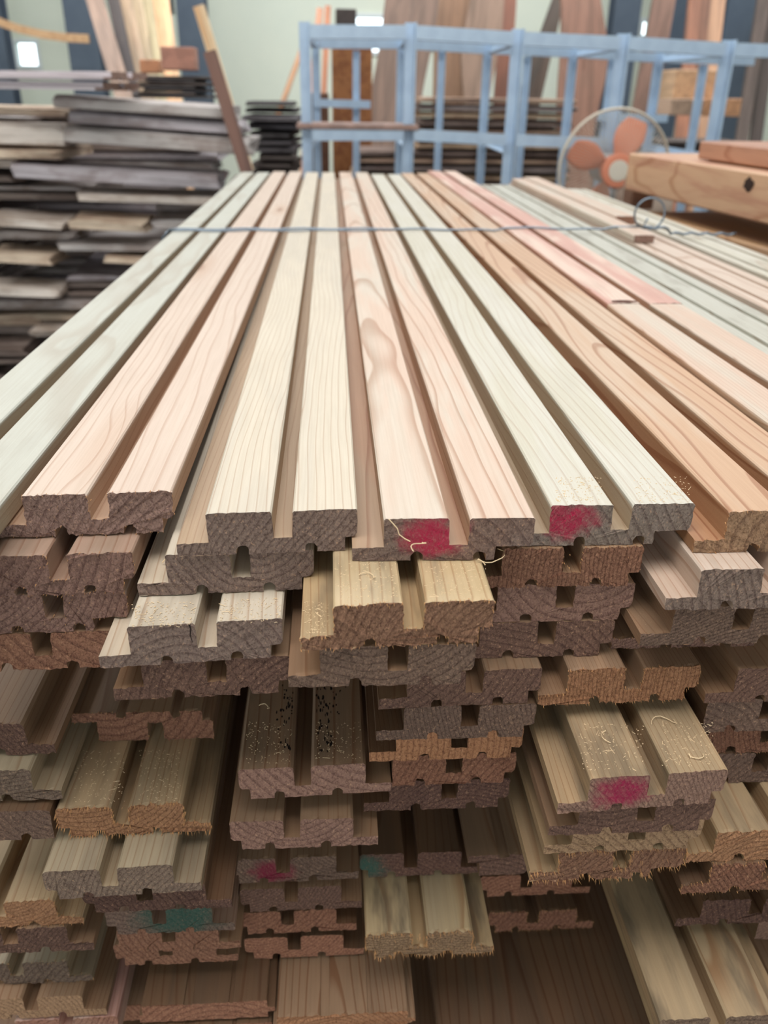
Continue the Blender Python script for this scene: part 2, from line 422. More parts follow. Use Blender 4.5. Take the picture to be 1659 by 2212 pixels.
bm = bmesh.new(); box(bm, (-40, YB + .2, -0.3), (40, 60, -0.2)); struct(link('trim_ground_outside', bm, GRASS))
rr = random.Random(5)
for k in range(9):
    x = -14 + 3.8 * k + rr.uniform(-.3, .3); t = empty('garden_tree', (x, YB + 7 + rr.uniform(0, 4), -0.2), 'leafy green tree outside beyond the far wall, %s from the left' % ('first','second','third','fourth','fifth','sixth','seventh','eighth','ninth')[k], 'tree', 'trees outside the far windows')
    h = rr.uniform(.1, .9); bm = bmesh.new()
    bmesh.ops.create_icosphere(bm, subdivisions=3, radius=1.2)
    for v in bm.verts:
        v.co *= 1 + .35 * mnoise.noise(v.co * 2.2 + Vector((k * 9, 0, 0))); v.co.z += h
    link('crown', bm, LEAF, t)
    bm = bmesh.new(); tube(bm, [(0, 0, 0), (.05, 0, h * .5), (0, .05, h)], .09); link('trunk', bm, OLD, t)

# dark blue H-section columns carrying the roof
def column(px, py, Y, wd, label):
    p = atY(px, py, Y); bm = bmesh.new()
    box(bm, (-wd / 2, 0, 0), (wd / 2, .012, HT)); box(bm, (-wd / 2, .2, 0), (wd / 2, .212, HT)); box(bm, (-.005, .012, 0), (.005, .2, HT))
    tag(link('steel_column', bm, NAVY, None, (p.x, Y, 0)), label, 'column')
column(180, 100, 9.2, .29, 'dark blue steel column left of the leaning planks by the left window')
column(415, 60, 9.2, .27, 'dark blue steel column behind the sunlit leaning plank')
column(1352, 60, 9.2, .26, 'dark blue steel column just right of the wavy walnut slab')
column(1468, 60, 9.2, .2, 'dark blue steel column right of the straight-edged brown slab')
column(1608, 60, 8.6, .38, 'widest dark blue steel column near the right edge')
column(6, 200, 9.2, .2, 'dark blue steel column cut off by the left frame edge')

# ---------------------------------------------------------------- the siding pile
# top layer, left to right
board('siding_board', 'W', -.3255, .40, 0, 'outermost left top board, pale greenish cream, running along the pile edge', tone='green', rot=-.28, end='p', contrast=.35, dirt=.1, pith=(.03, -.5), ring=.008, sx=.96)
board('siding_board', 'N', -.2165, .533, .001, 'rosy top board on the left with two knots and torn brown sawn end', tone='rose', end='p', skew=.06, rot=-.28, torn=1.3, contrast=.6, pith=(.16, -.11), ring=.0075, dirt=.05, bow=.002, knots=1)
board('siding_board', 'N', -.0865, .504, 0, 'pale fine-grained top board at centre with dark smooth sawn end', tone='cream', end='m', skew=.045, torn=.5, contrast=.65, pith=(.24, -.14), ring=.0048, dirt=.05)
board('siding_board', 'W', .0327, .493, 0, 'top board with flame grain and a crimson paint spot on its end', tone='pink', end='b', torn=.45, contrast=.95, pith=(.02, -.06), ring=.0100, taper=.022, knots=.5, paint=RED, paint_at=(.033, -.013), dirt=.05, skew=-.02)
board('siding_board', 'W', .1500, .510, 0, 'whitish top board with crimson paint across its left sawn end', tone='white', end='g', torn=.6, contrast=.5, pith=(-.1, -.12), ring=.0072, paint=RED, paint_at=(.012, -.012), dirt=.05, rot=.1)
board('siding_board', 'N', .2715, .497, .0, 'orange-brown top board with cathedral grain, right of the whitish one', tone='brown', end='t', torn=1.2, contrast=1.5, pith=(.04, -.028), ring=.0105, taper=.03, rot=.35, dirt=.0, sx=.98)
board('siding_board', 'K', .3745, .45, .006, 'near white-pink top board with red side, butted below the dark knot', tone='pink', end='p', L=.655, rot=.45, contrast=.7, dirt=.05, pith=(.2, -.1))
board('siding_board', 'K', .3715, 1.108, .006, 'far reddish top board running from the dark knot to the far end', tone='red', end='b', rot=.42, contrast=.8, dirt=.1, knots=1)
board('siding_board', 'G', .479, .45, 0, 'flat grey-green top board in the right half of the pile', tone='green', far=2.85, contrast=.6, dirt=.35)
board('siding_board', 'G', .588, .45, 0, 'flat pink top board under the two loose strips', tone='rose', far=2.95, contrast=.9, dirt=.1)
board('siding_board', 'G', .702, .45, -.001, 'last flat pale top board at the right edge of the pile', tone='white', far=2.75, contrast=.6, dirt=.2)
board('loose_strip', prof_box(.040, .014), .590, 1.66, .015, 'longer pink strip lying on the flat boards, ending at the wire', tone='pink', far=2.9, cat='strip', dirt=0)
board('loose_strip', prof_box(.046, .016), .637, 1.93, .0168, 'shorter pink strip with orange sawn end beside the wire coil', tone='pink', end='r', far=2.95, cat='strip', dirt=0)

Lz = -.0325
# column A (left)
bp('N', 'Q', 283, 1198, Lz, 'torn-ended board directly under the rosy top board at left', tone='mauve', torn=1.3, skew=.03, ring=.009)
bp('W', 'Q', 269, 1283, 2 * Lz, 'third-layer board at left, coarse sawn end above the slotted one', tone='mauve', torn=1.2, skew=.03)
bp('N', 'Q', 240, 1367, 3 * Lz, 'fourth-layer board at left tucked beside the cracked board', tone='dull', torn=1.0, skew=.03, end='r', ring=.009)
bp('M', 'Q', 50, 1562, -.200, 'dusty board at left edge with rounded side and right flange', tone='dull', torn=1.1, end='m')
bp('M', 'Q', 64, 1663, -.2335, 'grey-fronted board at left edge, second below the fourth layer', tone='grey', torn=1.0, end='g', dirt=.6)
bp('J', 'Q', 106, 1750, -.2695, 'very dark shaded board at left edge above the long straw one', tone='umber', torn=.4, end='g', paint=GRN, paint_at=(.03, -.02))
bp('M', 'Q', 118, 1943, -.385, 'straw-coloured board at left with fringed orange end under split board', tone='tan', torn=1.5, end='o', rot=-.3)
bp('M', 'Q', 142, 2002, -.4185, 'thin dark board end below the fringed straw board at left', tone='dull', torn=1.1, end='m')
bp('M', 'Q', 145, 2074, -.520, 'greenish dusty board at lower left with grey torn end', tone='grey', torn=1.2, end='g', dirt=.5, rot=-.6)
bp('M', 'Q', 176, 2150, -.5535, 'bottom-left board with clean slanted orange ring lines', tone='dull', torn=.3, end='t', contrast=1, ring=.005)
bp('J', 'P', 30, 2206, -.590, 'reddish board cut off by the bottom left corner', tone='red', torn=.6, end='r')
# column B
bp('N', 'Q', 677, 1194, Lz, 'second-layer board under the centre board with stringy fibre on its end', tone='cream', torn=.6, end='m', skew=.04, dirt=.1, ring=.006)
bp('N', 'Q', 608, 1348, 2 * Lz - .0005, 'pale protruding board with a black crack in its left bar', tone='cream', torn=.4, end='m', skew=.07, dirt=.35, ring=.007, pith=(.03, -.06))
bp('N', 'Q', 625, 1422, 3 * Lz - .0005, 'dark-ended board directly beneath the cracked pale board', tone='dull', torn=.9, end='m', skew=.03)
bp('F', 'P', 204, 1541, -.2385, 'upside-down board with bars hanging below, torn orange end', tone='dull', torn=1.3, end='r', ring=.008, contrast=.8)
bp('M', 'P', 119, 1748, -.2715, 'straw-topped board with splintery fringed end, left of centre', tone='tan', torn=1.7, end='o', dirt=.5, skew=.02)
bp('M', 'P', 90, 1885, -.305, 'dusty board with slanted cut and long split in its flange', tone='grey', torn=.4, end='g', dirt=.35, skew=.03, ring=.0045, pith=(.2, -.1))
bp('M', 'Q', 442, 1905, -.338, 'purplish board showing its right flange behind the split one', tone='umber', torn=.9, end='m')
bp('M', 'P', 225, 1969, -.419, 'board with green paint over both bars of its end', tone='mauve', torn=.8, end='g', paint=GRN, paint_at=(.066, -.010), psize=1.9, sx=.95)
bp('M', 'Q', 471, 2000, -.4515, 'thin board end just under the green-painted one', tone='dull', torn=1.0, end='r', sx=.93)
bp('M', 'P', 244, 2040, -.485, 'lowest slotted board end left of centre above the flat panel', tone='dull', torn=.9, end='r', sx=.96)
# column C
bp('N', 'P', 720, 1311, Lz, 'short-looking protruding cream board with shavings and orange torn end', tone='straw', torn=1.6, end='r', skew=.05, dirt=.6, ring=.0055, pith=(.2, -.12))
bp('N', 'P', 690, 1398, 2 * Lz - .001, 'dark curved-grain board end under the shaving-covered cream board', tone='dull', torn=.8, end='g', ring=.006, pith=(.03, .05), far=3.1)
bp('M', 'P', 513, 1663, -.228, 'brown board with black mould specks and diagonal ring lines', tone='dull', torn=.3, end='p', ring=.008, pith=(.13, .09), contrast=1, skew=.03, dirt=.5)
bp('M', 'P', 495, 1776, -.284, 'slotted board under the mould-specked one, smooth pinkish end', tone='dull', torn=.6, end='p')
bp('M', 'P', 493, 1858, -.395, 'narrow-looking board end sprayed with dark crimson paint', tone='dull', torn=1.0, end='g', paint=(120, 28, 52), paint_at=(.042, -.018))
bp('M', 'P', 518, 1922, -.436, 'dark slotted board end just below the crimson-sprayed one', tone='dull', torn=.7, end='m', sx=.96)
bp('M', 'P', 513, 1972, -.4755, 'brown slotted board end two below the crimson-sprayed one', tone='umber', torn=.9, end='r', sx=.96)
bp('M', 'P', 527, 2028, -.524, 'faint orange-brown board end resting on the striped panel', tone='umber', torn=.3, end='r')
# column D
bp('N', 'Q', 1393, 1181, Lz, 'ridged-end board under the whitish board with crimson paint', tone='dull', torn=1.4, end='r', ring=.0035, contrast=1, pith=(.3, -.02))
bp('N', 'Q', 1373, 1259, 2 * Lz, 'board end with concentric ring arcs, third layer right of centre', tone='dull', torn=.8, end='p', ring=.008, pith=(.066, .03), contrast=1)
bp('N', 'Q', 1329, 1340, 3 * Lz, 'mauve-brown slotted board end below the concentric-ring one', tone='dull', torn=.6, end='m', ring=.007)
bp('N', 'P', 880, 1456, 4 * Lz, 'dark dusty board with a small crack in its right bar', tone='dull', torn=.6, end='m', skew=.03, dirt=.6, ring=.006)
bp('N', 'P', 873, 1528, 5 * Lz, 'wavy-grained dark board end under the small-cracked board', tone='umber', torn=.5, end='g', ring=.0035, pith=(.2, .02))
bp('N', 'P', 856, 1577, 6 * Lz, 'orange-brown board end with closely curved vertical rings', tone='umber', torn=.5, end='o', ring=.005, pith=(-.1, -.02))
bp('K', 'P', 848, 1634, 7 * Lz, 'rust-brown board end below the one with curved vertical rings', tone='umber', torn=.9, end='r')
bp('N', 'P', 841, 1690, 8 * Lz, 'spotted brown board at the foot of the centre-right column', tone='umber', torn=.8, end='m')
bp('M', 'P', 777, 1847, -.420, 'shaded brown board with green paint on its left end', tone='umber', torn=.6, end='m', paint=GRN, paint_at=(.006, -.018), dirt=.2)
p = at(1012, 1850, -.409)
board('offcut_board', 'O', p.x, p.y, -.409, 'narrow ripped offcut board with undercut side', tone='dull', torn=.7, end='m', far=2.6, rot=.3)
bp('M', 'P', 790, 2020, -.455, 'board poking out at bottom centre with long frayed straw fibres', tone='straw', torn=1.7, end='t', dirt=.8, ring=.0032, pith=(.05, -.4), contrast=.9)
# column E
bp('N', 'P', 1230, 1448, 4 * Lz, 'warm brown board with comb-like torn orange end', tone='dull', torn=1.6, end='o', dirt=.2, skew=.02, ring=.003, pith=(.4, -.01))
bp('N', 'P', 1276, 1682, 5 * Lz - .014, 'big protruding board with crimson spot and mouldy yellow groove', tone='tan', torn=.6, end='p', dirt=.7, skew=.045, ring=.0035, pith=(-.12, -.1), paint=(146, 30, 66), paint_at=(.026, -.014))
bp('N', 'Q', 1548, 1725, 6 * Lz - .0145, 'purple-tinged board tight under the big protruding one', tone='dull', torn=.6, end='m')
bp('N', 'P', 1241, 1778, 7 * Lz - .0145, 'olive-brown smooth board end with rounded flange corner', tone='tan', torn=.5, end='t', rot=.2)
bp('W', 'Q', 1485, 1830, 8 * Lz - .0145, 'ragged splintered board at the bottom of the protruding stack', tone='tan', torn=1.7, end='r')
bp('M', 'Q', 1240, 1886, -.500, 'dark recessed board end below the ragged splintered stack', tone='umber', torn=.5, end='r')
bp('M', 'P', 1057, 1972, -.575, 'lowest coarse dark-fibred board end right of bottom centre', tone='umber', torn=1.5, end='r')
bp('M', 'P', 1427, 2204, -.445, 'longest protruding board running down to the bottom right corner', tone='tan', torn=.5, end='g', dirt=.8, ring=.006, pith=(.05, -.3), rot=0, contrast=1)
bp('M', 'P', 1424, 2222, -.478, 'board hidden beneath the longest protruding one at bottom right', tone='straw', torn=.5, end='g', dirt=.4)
# column R (right, upper) and S (right edge)
bp('N', 'P', 1517, 1231, Lz, 'protruding ribbed board under the torn orange end at right', tone='rose', torn=.8, end='g', dirt=.2, pith=(-.2, -.1), ring=.006)
bp('N', 'P', 1459, 1312, 2 * Lz, 'grey-ended board below the protruding ribbed board at right', tone='dull', torn=.9, end='g', ring=.003, pith=(.1, -.2))
p = at(1322, 1380, 3 * Lz - .0225)
board('siding_board', 'N', p.x + .021, p.y, 3 * Lz, 'thin-looking diagonal-grained board end third down at right', tone='dull', torn=1.2, end='p', ring=.003)
bp('N', 'P', 1596, 1445, 4 * Lz, 'deep-stepped shaded board at right edge below the thin-looking end', tone='dull', torn=.5, end='m')
bp('K', 'P', 1530, 1513, 5 * Lz, 'smooth dark board end at right edge under the deep-stepped board', tone='umber', torn=.4, end='g')
bp('K', 'P', 1534, 1563, 6 * Lz, 'rust-coloured coarse board end at right edge', tone='umber', torn=1.4, end='r', ring=.004)
bp('K', 'P', 1520, 1630, 7 * Lz, 'blackish shaded board end at right edge under the rust one', tone='umber', torn=.8, end='g')
bp('N', 'P', 1551, 1798, 8 * Lz, 'protruding shaded board at right edge with slanted split grain', tone='tan', torn=1.2, end='o', dirt=.6)
bp('N', 'P', 1540, 1868, 9 * Lz, 'ragged thin board end beneath the split-grain one at right', tone='umber', torn=1.5, end='r')
bp('N', 'Q', 1760, 1936, -.385, 'lowest rounded-bar board at right edge above the red-brown panel', tone='umber', torn=1.0, end='m')
# flat panels at the foot
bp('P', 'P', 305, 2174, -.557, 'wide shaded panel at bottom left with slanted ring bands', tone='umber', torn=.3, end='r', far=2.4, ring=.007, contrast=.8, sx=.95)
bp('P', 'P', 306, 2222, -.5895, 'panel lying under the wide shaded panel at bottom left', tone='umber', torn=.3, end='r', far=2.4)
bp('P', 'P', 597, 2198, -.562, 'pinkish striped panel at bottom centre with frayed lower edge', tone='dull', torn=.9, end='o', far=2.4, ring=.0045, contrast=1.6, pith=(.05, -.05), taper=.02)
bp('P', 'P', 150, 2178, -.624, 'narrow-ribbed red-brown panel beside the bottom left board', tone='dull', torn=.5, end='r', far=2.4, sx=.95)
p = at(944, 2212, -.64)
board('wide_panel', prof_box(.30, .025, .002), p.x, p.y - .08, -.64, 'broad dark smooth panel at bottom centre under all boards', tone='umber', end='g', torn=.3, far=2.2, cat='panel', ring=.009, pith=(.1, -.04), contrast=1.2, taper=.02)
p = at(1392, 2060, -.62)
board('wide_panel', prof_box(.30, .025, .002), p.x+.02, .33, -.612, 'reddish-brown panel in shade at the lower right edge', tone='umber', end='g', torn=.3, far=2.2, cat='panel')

# timber bearers between the bundles and under the pile
def bearer(name, x0, x1, y, z, th, label):
    bm = bmesh.new(); box(bm, (x0, -.04, -th), (x1, .04, 0))
    o = link(name, bm, [WOOD], None, (0, y, ZT + z)); tag(o, label, 'timber')
    defaults(o, *TONES['umber'], (.0, -.05), .006)
    return o

# ---------------------------------------------------------------- wire band round the pile
def wire():
    t = empty('wire_band', (-.30, 1.77, ZT), 'thin twisted wire tied across the top boards, ending in a coil', 'wire')
    def loc(p): return Vector(p) - Vector(t.location)
    bm = bmesh.new()
    r0 = random.Random(2); pts = []
    for k in range(40):
        s = k / 39; x = -.325 + s * .960; y = 1.775 + .035 * math.sin(s * 3.1) - .012 * s; pts.append(loc((x, y, ZT + .0035 + .0012 * math.sin(k * 1.3) + (.013 if x > .585 else .006 if x > .36 else 0))))
    tube(bm, pts, .0022, 7)
    # second strand on the left half
    pts = []
    for k in range(20):
        s = k / 19; pts.append(loc((-.325 + s * .42, 1.755 + .03 * s, ZT + .0035 + .001 * math.sin(k))))
    tube(bm, pts, .0016, 7)
    # going down the left side
    tube(bm, [loc((-.325, 1.765, ZT + .003)), loc((-.338, 1.765, ZT - .012)), loc((-.340, 1.765, ZT - .028))], .002, 7)
    link('strand', bm, WIRE, t, smooth=True)
    bm = bmesh.new(); c = Vector((.645, 1.74, ZT + .045)); R_ = .030; pts = []
    for k in range(34):
        a = -math.pi * .5 + k / 33 * math.pi * 2.15 ; rr_ = R_ * (1 - .0 * k)
        pts.append(loc(c + Vector((rr_ * math.cos(a), .012 * k / 33, rr_ * math.sin(a)))))
    pts += [loc(c + Vector((-.006, .012, -.025))), loc(c + Vector((.0, .012, -.010)))]
    tube(bm, pts, .0021, 7); link('coil', bm, WIRE, t, smooth=True)
    bm = bmesh.new(); pts = []
    for k in range(24):
        s = k / 23; pts.append(loc((.635 + s * .19, 1.742 - .012 * s, ZT + (.018 if s < .3 else .008) + .002 * math.sin(k * 1.7))))
    tube(bm, pts, .0026, 7); link('twisted_tail', bm, WIRE, t, smooth=True)
wire()

# ---------------------------------------------------------------- background lumber
def old(o, c1, c2): o.color = (*lin(*c1), 1); o['tint'] = lin(*c2)
GREYS = [((196, 188, 184), (156, 142, 136)), ((176, 166, 162), (136, 120, 112)), ((220, 208, 198), (176, 158, 144)), ((152, 136, 128), (118, 102, 94)), ((214, 194, 172), (176, 150, 130)), ((186, 178, 182), (150, 138, 138))]
DARKS = [((84, 80, 80), (60, 54, 54)), ((98, 88, 84), (70, 60, 56)), ((110, 104, 106), (78, 72, 74))]
def plank_mesh(L, W, T, seed, rag=.006, seg=12, wave=.0):
    """long old plank centred on x, bottom at z=0, with worn wavy edges and ragged ends"""
    r = random.Random(seed); bm = bmesh.new(); rings = []
    o = r.uniform(0, 50)
    for i in range(seg + 1):
        x = -L / 2 + L * i / seg; e = 1.0 if 0 < i < seg else .8
        nz = lambda k: mnoise.noise(Vector((x * 3.1 + o, k * 7.3, o))) * rag
        wy = mnoise.noise(Vector((x * 1.6, o, 3.3))) * wave
        c = [(-W / 2 + nz(1) + wy, .1 * T + 0), (-W / 2 + nz(2) * 2 + wy, T * .78 * e + nz(3) * .4), (-W / 2 + .12 * W + nz(7) + wy, T - abs(nz(3)) * .5), (W / 2 - .12 * W + nz(4) + wy, T - abs(nz(5)) * .5), (W / 2 + nz(5) + wy, T * .8), (W / 2 + nz(6) + wy, .1 * T), (W / 2 - .1 * W + wy, 0), (-W / 2 + .1 * W + wy, 0)]
        ring = []
        for (y, z) in c:
            dx = r.uniform(-1, 1) * rag * (1.6 if i in (0, seg) else .2)
            ring.append(bm.verts.new((x + dx, y, max(z, 0))))
        rings.append(ring)
    for a, b in zip(rings, rings[1:]):
        for k in range(8): bm.faces.new((a[k], a[(k + 1) % 8], b[(k + 1) % 8], b[k]))
    bm.faces.new(rings[0][::-1]); bm.faces.new(rings[-1])
    bmesh.ops.recalc_face_normals(bm, faces=bm.faces)
    return bm

# --- big jumbled stack of reclaimed planks behind the pile at left
SY = 3.62
rs = random.Random(21)
def old_plank(x0, x1, z, T, W, y, yaw, label, group, tone, tilt=0.0, name='old_plank', seed=None, rag=.008):
    bm = plank_mesh(x1 - x0, W, T, seed if seed is not None else rs.randrange(9999), rag)
    o = link(name, bm, [OLD], None, ((x0 + x1) / 2, y + W / 2, z), (0, math.radians(tilt), math.radians(yaw)))
    tag(o, label, 'plank', group); old(o, *tone); return o
ORD = ['bottom', 'second', 'third', 'fourth', 'fifth', 'sixth', 'seventh', 'eighth', 'ninth', 'tenth', 'eleventh', 'twelfth', 'thirteenth', 'fourteenth', 'fifteenth', 'sixteenth', 'seventeenth', 'eighteenth', 'nineteenth', 'twentieth', 'twenty-first', 'twenty-second', 'twenty-third', 'twenty-fourth', 'twenty-fifth', 'twenty-sixth', 'twenty-seventh', 'twenty-eighth', 'twenty-ninth', 'thirtieth', 'thirty-first', 'thirty-second', 'thirty-third', 'thirty-fourth', 'thirty-fifth', 'thirty-sixth']
GN = ['pale grey', 'grey', 'whitish grey', 'dark brown-grey', 'tan-grey', 'bluish grey']
# named planks of that stack
HERO = []
def px_plank(x0, y0, x1, y1, T, W, label, tone, Y=SY, name='old_plank', seed=1, rag=.01):
    a = atY(x0, y0, Y); b = atY(x1, y1, Y); L = (b - a).length; HERO.append((min(a.x, b.x) - .015, max(a.x, b.x) + .015, min(a.z, b.z) - T - .004, max(a.z, b.z) + .004))
    bm = plank_mesh(L, W, T, seed, rag)
    o = link(name, bm, [OLD], None, ((a.x + b.x) / 2, Y + W / 2, (a.z + b.z) / 2 - T), (0, -math.atan2(b.z - a.z, b.x - a.x), 0))
    tag(o, label, 'plank'); old(o, *tone); return o
px_plank(112, 203, 500, 229, .046, .3, 'thick greyish plank lying topmost across the jumbled stack', GREYS[0], SY - .16, seed=3)
px_plank(150, 237, 520, 263, .048, .3, 'grey plank second from top of the jumbled stack', GREYS[5], SY - .13, seed=4)
px_plank(128, 270, 540, 300, .06, .34, 'thick grey plank with a dark slot, third from top', GREYS[0], SY - .15, seed=5)
px_plank(20, 352, 470, 378, .055, .3, 'mauve-grey thick plank halfway up, pointing toward the pile', GREYS[5], SY - .14, seed=6)
px_plank(-60, 262, 128, 268, .08, .3, 'wide pale grey plank at left edge of the jumbled stack', GREYS[2], SY - .12, seed=8)
px_plank(165, 415, 470, 425, .035, .3, 'long thin pale plank jutting from mid stack', GREYS[2], SY - .12, seed=12)
px_plank(150, 470, 310, 478, .045, .25, 'short arched grey plank end with rotten brown tip', GREYS[4], SY - .16, seed=9)
px_plank(-40, 465, 135, 476, .04, .25, 'flat pale plank at left edge, middle height of stack', GREYS[2], SY - .14, seed=10)
px_plank(-30, 545, 110, 553, .04, .25, 'light-topped plank at left edge, lower part of stack', GREYS[4], SY - .14, seed=13)
px_plank(-60, 620, 120, 626, .035, .25, 'pale flat plank low down at left edge of stack', GREYS[2], SY - .14, seed=14)
px_plank(230, 552, 330, 558, .03, .25, 'short pale-ended plank low in the stack', GREYS[4], SY - .13, seed=15)

z = 0.0; layer = 0
def right_end(z):
    return -.60 + .10 * math.sin(z * 9) + (.20 if z > .85 else 0) + (.08 if z > .95 else 0)
while z < 1.17:
    T = rs.uniform(.030, .052); x = -2.45 + rs.uniform(-.3, .1); xe = right_end(z) + rs.uniform(-.10, .12); q = 0
    while x < xe - .12:
        L = rs.choice([.32, .5, .7, 1.0, 1.3]) * rs.uniform(.8, 1.2); x1 = min(x + L, xe)
        if xe - x1 < .25: x1 = xe
        tq = T * rs.choice([.55, .75, .95, 1.0]); ti = rs.choice(range(6)) if z > .3 else 3
        hit = [h for h in HERO if h[2] < z + tq and h[3] > z and h[0] < x1 and h[1] > x]
        if hit:
            h = min(hit, key=lambda q_: q_[0])
            if h[0] - x > .12: x1 = h[0]
            else: x = max(q_[1] for q_ in hit); continue
        old_plank(x, x1, z, tq, rs.uniform(.4, .7), SY + rs.choice([-.13, -.06, 0, .05, .12]) + rs.uniform(-.02, .02), rs.uniform(-3, 2), '%s plank, %s layer up in left stack, %s piece from left' % (GN[ti], ORD[layer], ('first', 'second', 'third', 'fourth', 'fifth', 'sixth', 'seventh')[min(q, 6)]), 'weathered planks of the left stack', GREYS[ti], tilt=rs.uniform(-.4, .4) * (T > tq), rag=.017)
        x = x1 + rs.uniform(.03, .08); q += 1
    z += T + .002; layer += 1
ztop = z
z = 0.0; layer = 0        # second row behind the first
while z < 1.13:
    T = rs.uniform(.036, .054); x = -2.6 + rs.uniform(-.2, .2); q = 0; xe = right_end(z) + rs.uniform(-.4, -.2)
    while x < xe - .2:
        x1 = min(x + rs.uniform(.9, 1.4), xe)
        ti = rs.choice((0, 1, 3, 3, 5))
        old_plank(x, x1, z, T - .003, .45, SY + .86, 0, '%s plank of the rear row, %s layer up in left stack, %s from left' % (GN[ti], ORD[layer], ('first', 'second', 'third', 'fourth')[min(q, 3)]), 'weathered planks of the left stack', GREYS[ti])
        x = x1 + .02; q += 1
    z += T; layer += 1
# pale grooved boards lying on the stack's left top
def grooved(px, py, z, label, n):
    p = atY(px, py, 3.3)
    bm = board_mesh([(x * 2.2, q * .8) for x, q in prof_N()], 1.5, n)
    o = link('grooved_board', bm, [WOOD, END], None, (p.x, p.y, p.z + .012), (0, 0, math.radians(68)))
    tag(o, label, 'board'); defaults(o, (206, 196, 200), (190, 180, 184), (.1, -.1), .01, .3); return o
grooved(222, 186, 0, 'pale grooved board on the stack top, nearer of two', 801)
grooved(240, 163, 0, 'pale grooved board on the stack top, farther of two', 802)

# dark slats and a reddish offcut behind them
g = 'dark slats piled by the leaning planks'
for k in range(7):
    px_x = 285 + (k % 3) * 12; yy = 205 - k * 7
    a = atY(px_x, yy, 4.1); b = atY(445 - (k % 2) * 25, yy - 4, 4.1)
    bm = plank_mesh((b - a).length, .4, .012, 60 + k, .002)
    o = link('dark_lath', bm, [OLD], None, ((a.x + b.x) / 2, 4.3, a.z - .01), (0, 0, 0)); tag(o, 'thin dark grey slat in the heap below the reddish offcut, %s from its bottom' % ORD[k].replace('bottom', 'first'), 'slat', g); old(o, *rs.choice(DARKS))
def block(name, x0, y0, x1, y1, Y, D, c, label, cat, mat=None, yaw=0, c2=None, end=True):
    a = atY(x0, y0, Y); b = atY(x1, y1, Y); bm = bmesh.new()
    wdt, h = abs(b.x - a.x), abs(a.z - b.z); box(bm, (0, 0, 0), (wdt, D, h))
    bmesh.ops.bevel(bm, geom=bm.edges[:], offset=min(.004, wdt * .1), segments=1, affect='EDGES')
    o = link(name, bm, [mat or WOOD], None, (a.x, Y, b.z), (0, 0, math.radians(yaw))); tag(o, label, cat)
    defaults(o, c, c2 or tuple(int(q * .88) for q in c), (.1, -.1), .011, .6, dirt=.0); return o
block('offcut_block', 345, 100, 422, 152, 4.15, .12, (190, 136, 116), 'reddish square offcut standing on the dark slats', 'offcut')
block('offcut_block', 300, 128, 345, 158, 4.3, .12, (206, 146, 108), 'small orange offcut left of the reddish square one', 'offcut')

# second dark stack, right of the leaning sunlit plank
z = 0; k = 0
while z < 1.20:
    T = rs.uniform(.028, .04)
    a = atY(556 - 20 * (z > 1.05) + rs.uniform(-8, 8), 300, 4.9).x; b = atY(640 + rs.uniform(-10, 12), 300, 4.9).x
    if z > .55:
        old_plank(a, b, z, T * .8, .6, 4.75 + rs.uniform(-.05, .05), rs.uniform(-5, 5), 'dark slat, %s layer up in the narrow stack left of the blue rack' % ORD[k], 'dark slats in the narrow stack', rs.choice(DARKS), rag=.004)
    else:
        old_plank(a, b, z, T * .9, .6, 4.75, 0, 'dark slat, %s layer up in the narrow stack left of the blue rack' % ORD[k], 'dark slats in the narrow stack', DARKS[0], rag=.003)
    z += T + .004; k += 1

# --- leaning planks and slabs
def lean(name, top, bot, Yt, Yb, wpx_, th, c, label, cat='plank', wave=0.0, c2=None, extra=0.0, seed=1, mat=None, ring=.012, contrast=.5, toend=True, sapwood=None):
    """plank leaning back: passes through the photo points top (at distance Yt) and bot (at distance Yb); runs down to the floor"""
    a = atY(*top, Yt); b = atY(*bot, Yb); d = (b - a).normalized()
    foot = b + d * ((b.z - 0.0) / -d.z) if toend else b
    head = a - d * extra
    L = (head - foot).length
    depth = (b - CAM).dot(w((0, 0, 1))); wd = wpx_ * depth / F
    up = (head - foot).normalized(); right = Vector((1, 0, 0)); right = (right - up * right.dot(up)).normalized(); nrm = right.cross(up)
    bm = bmesh.new(); n = 20; rg = []
    r = random.Random(seed); o1 = r.uniform(0, 90)
    for i in range(n + 1):
        s = L * i / n
        wl = -wd / 2 + wave * mnoise.noise(Vector((s * 1.5, o1, 0))); wr = wd / 2 + wave * mnoise.noise(Vector((s * 1.5, o1, 9)))
        rg.append([bm.verts.new(p) for p in ((wl, s, 0), (wr, s, 0), (wr, s, -th), (wl, s, -th))])
    for p, q in zip(rg, rg[1:]):
        for k in range(4): bm.faces.new((p[k], p[(k + 1) % 4], q[(k + 1) % 4], q[k]))
    bm.faces.new(rg[0]); bm.faces.new(rg[-1][::-1]); bmesh.ops.recalc_face_normals(bm, faces=bm.faces)
    o = link(name, bm, [mat or WOOD]); Mx = Matrix((right, up, nrm)).transposed().to_4x4(); Mx.translation = foot; o.matrix_world = Mx
    tag(o, label, cat); defaults(o, c, c2 or tuple(int(q * .86) for q in c), (.02, -.06), ring, contrast, dirt=.1); return o
LP = 'leaning_plank'
lean(LP, (205, 0), (262, 190), 7.0, 6.5, 38, .03, (150, 124, 108), 'brown plank leaning leftmost beside the navy column', extra=.6, seed=2)
lean(LP, (245, 0), (285, 190), 7.2, 6.7, 26, .03, (60, 48, 46), 'near-black plank leaning between two brown planks', extra=.6, seed=3)
lean(LP, (268, 0), (310, 190), 7.4, 6.9, 34, .03, (176, 150, 124), 'light brown plank leaning right of the near-black one', extra=.6, seed=4)
lean(LP, (292, -10), (325, 185), 7.6, 7.1, 28, .03, (196, 174, 142), 'pale tan plank leaning fourth from the navy column', extra=.6, seed=5)
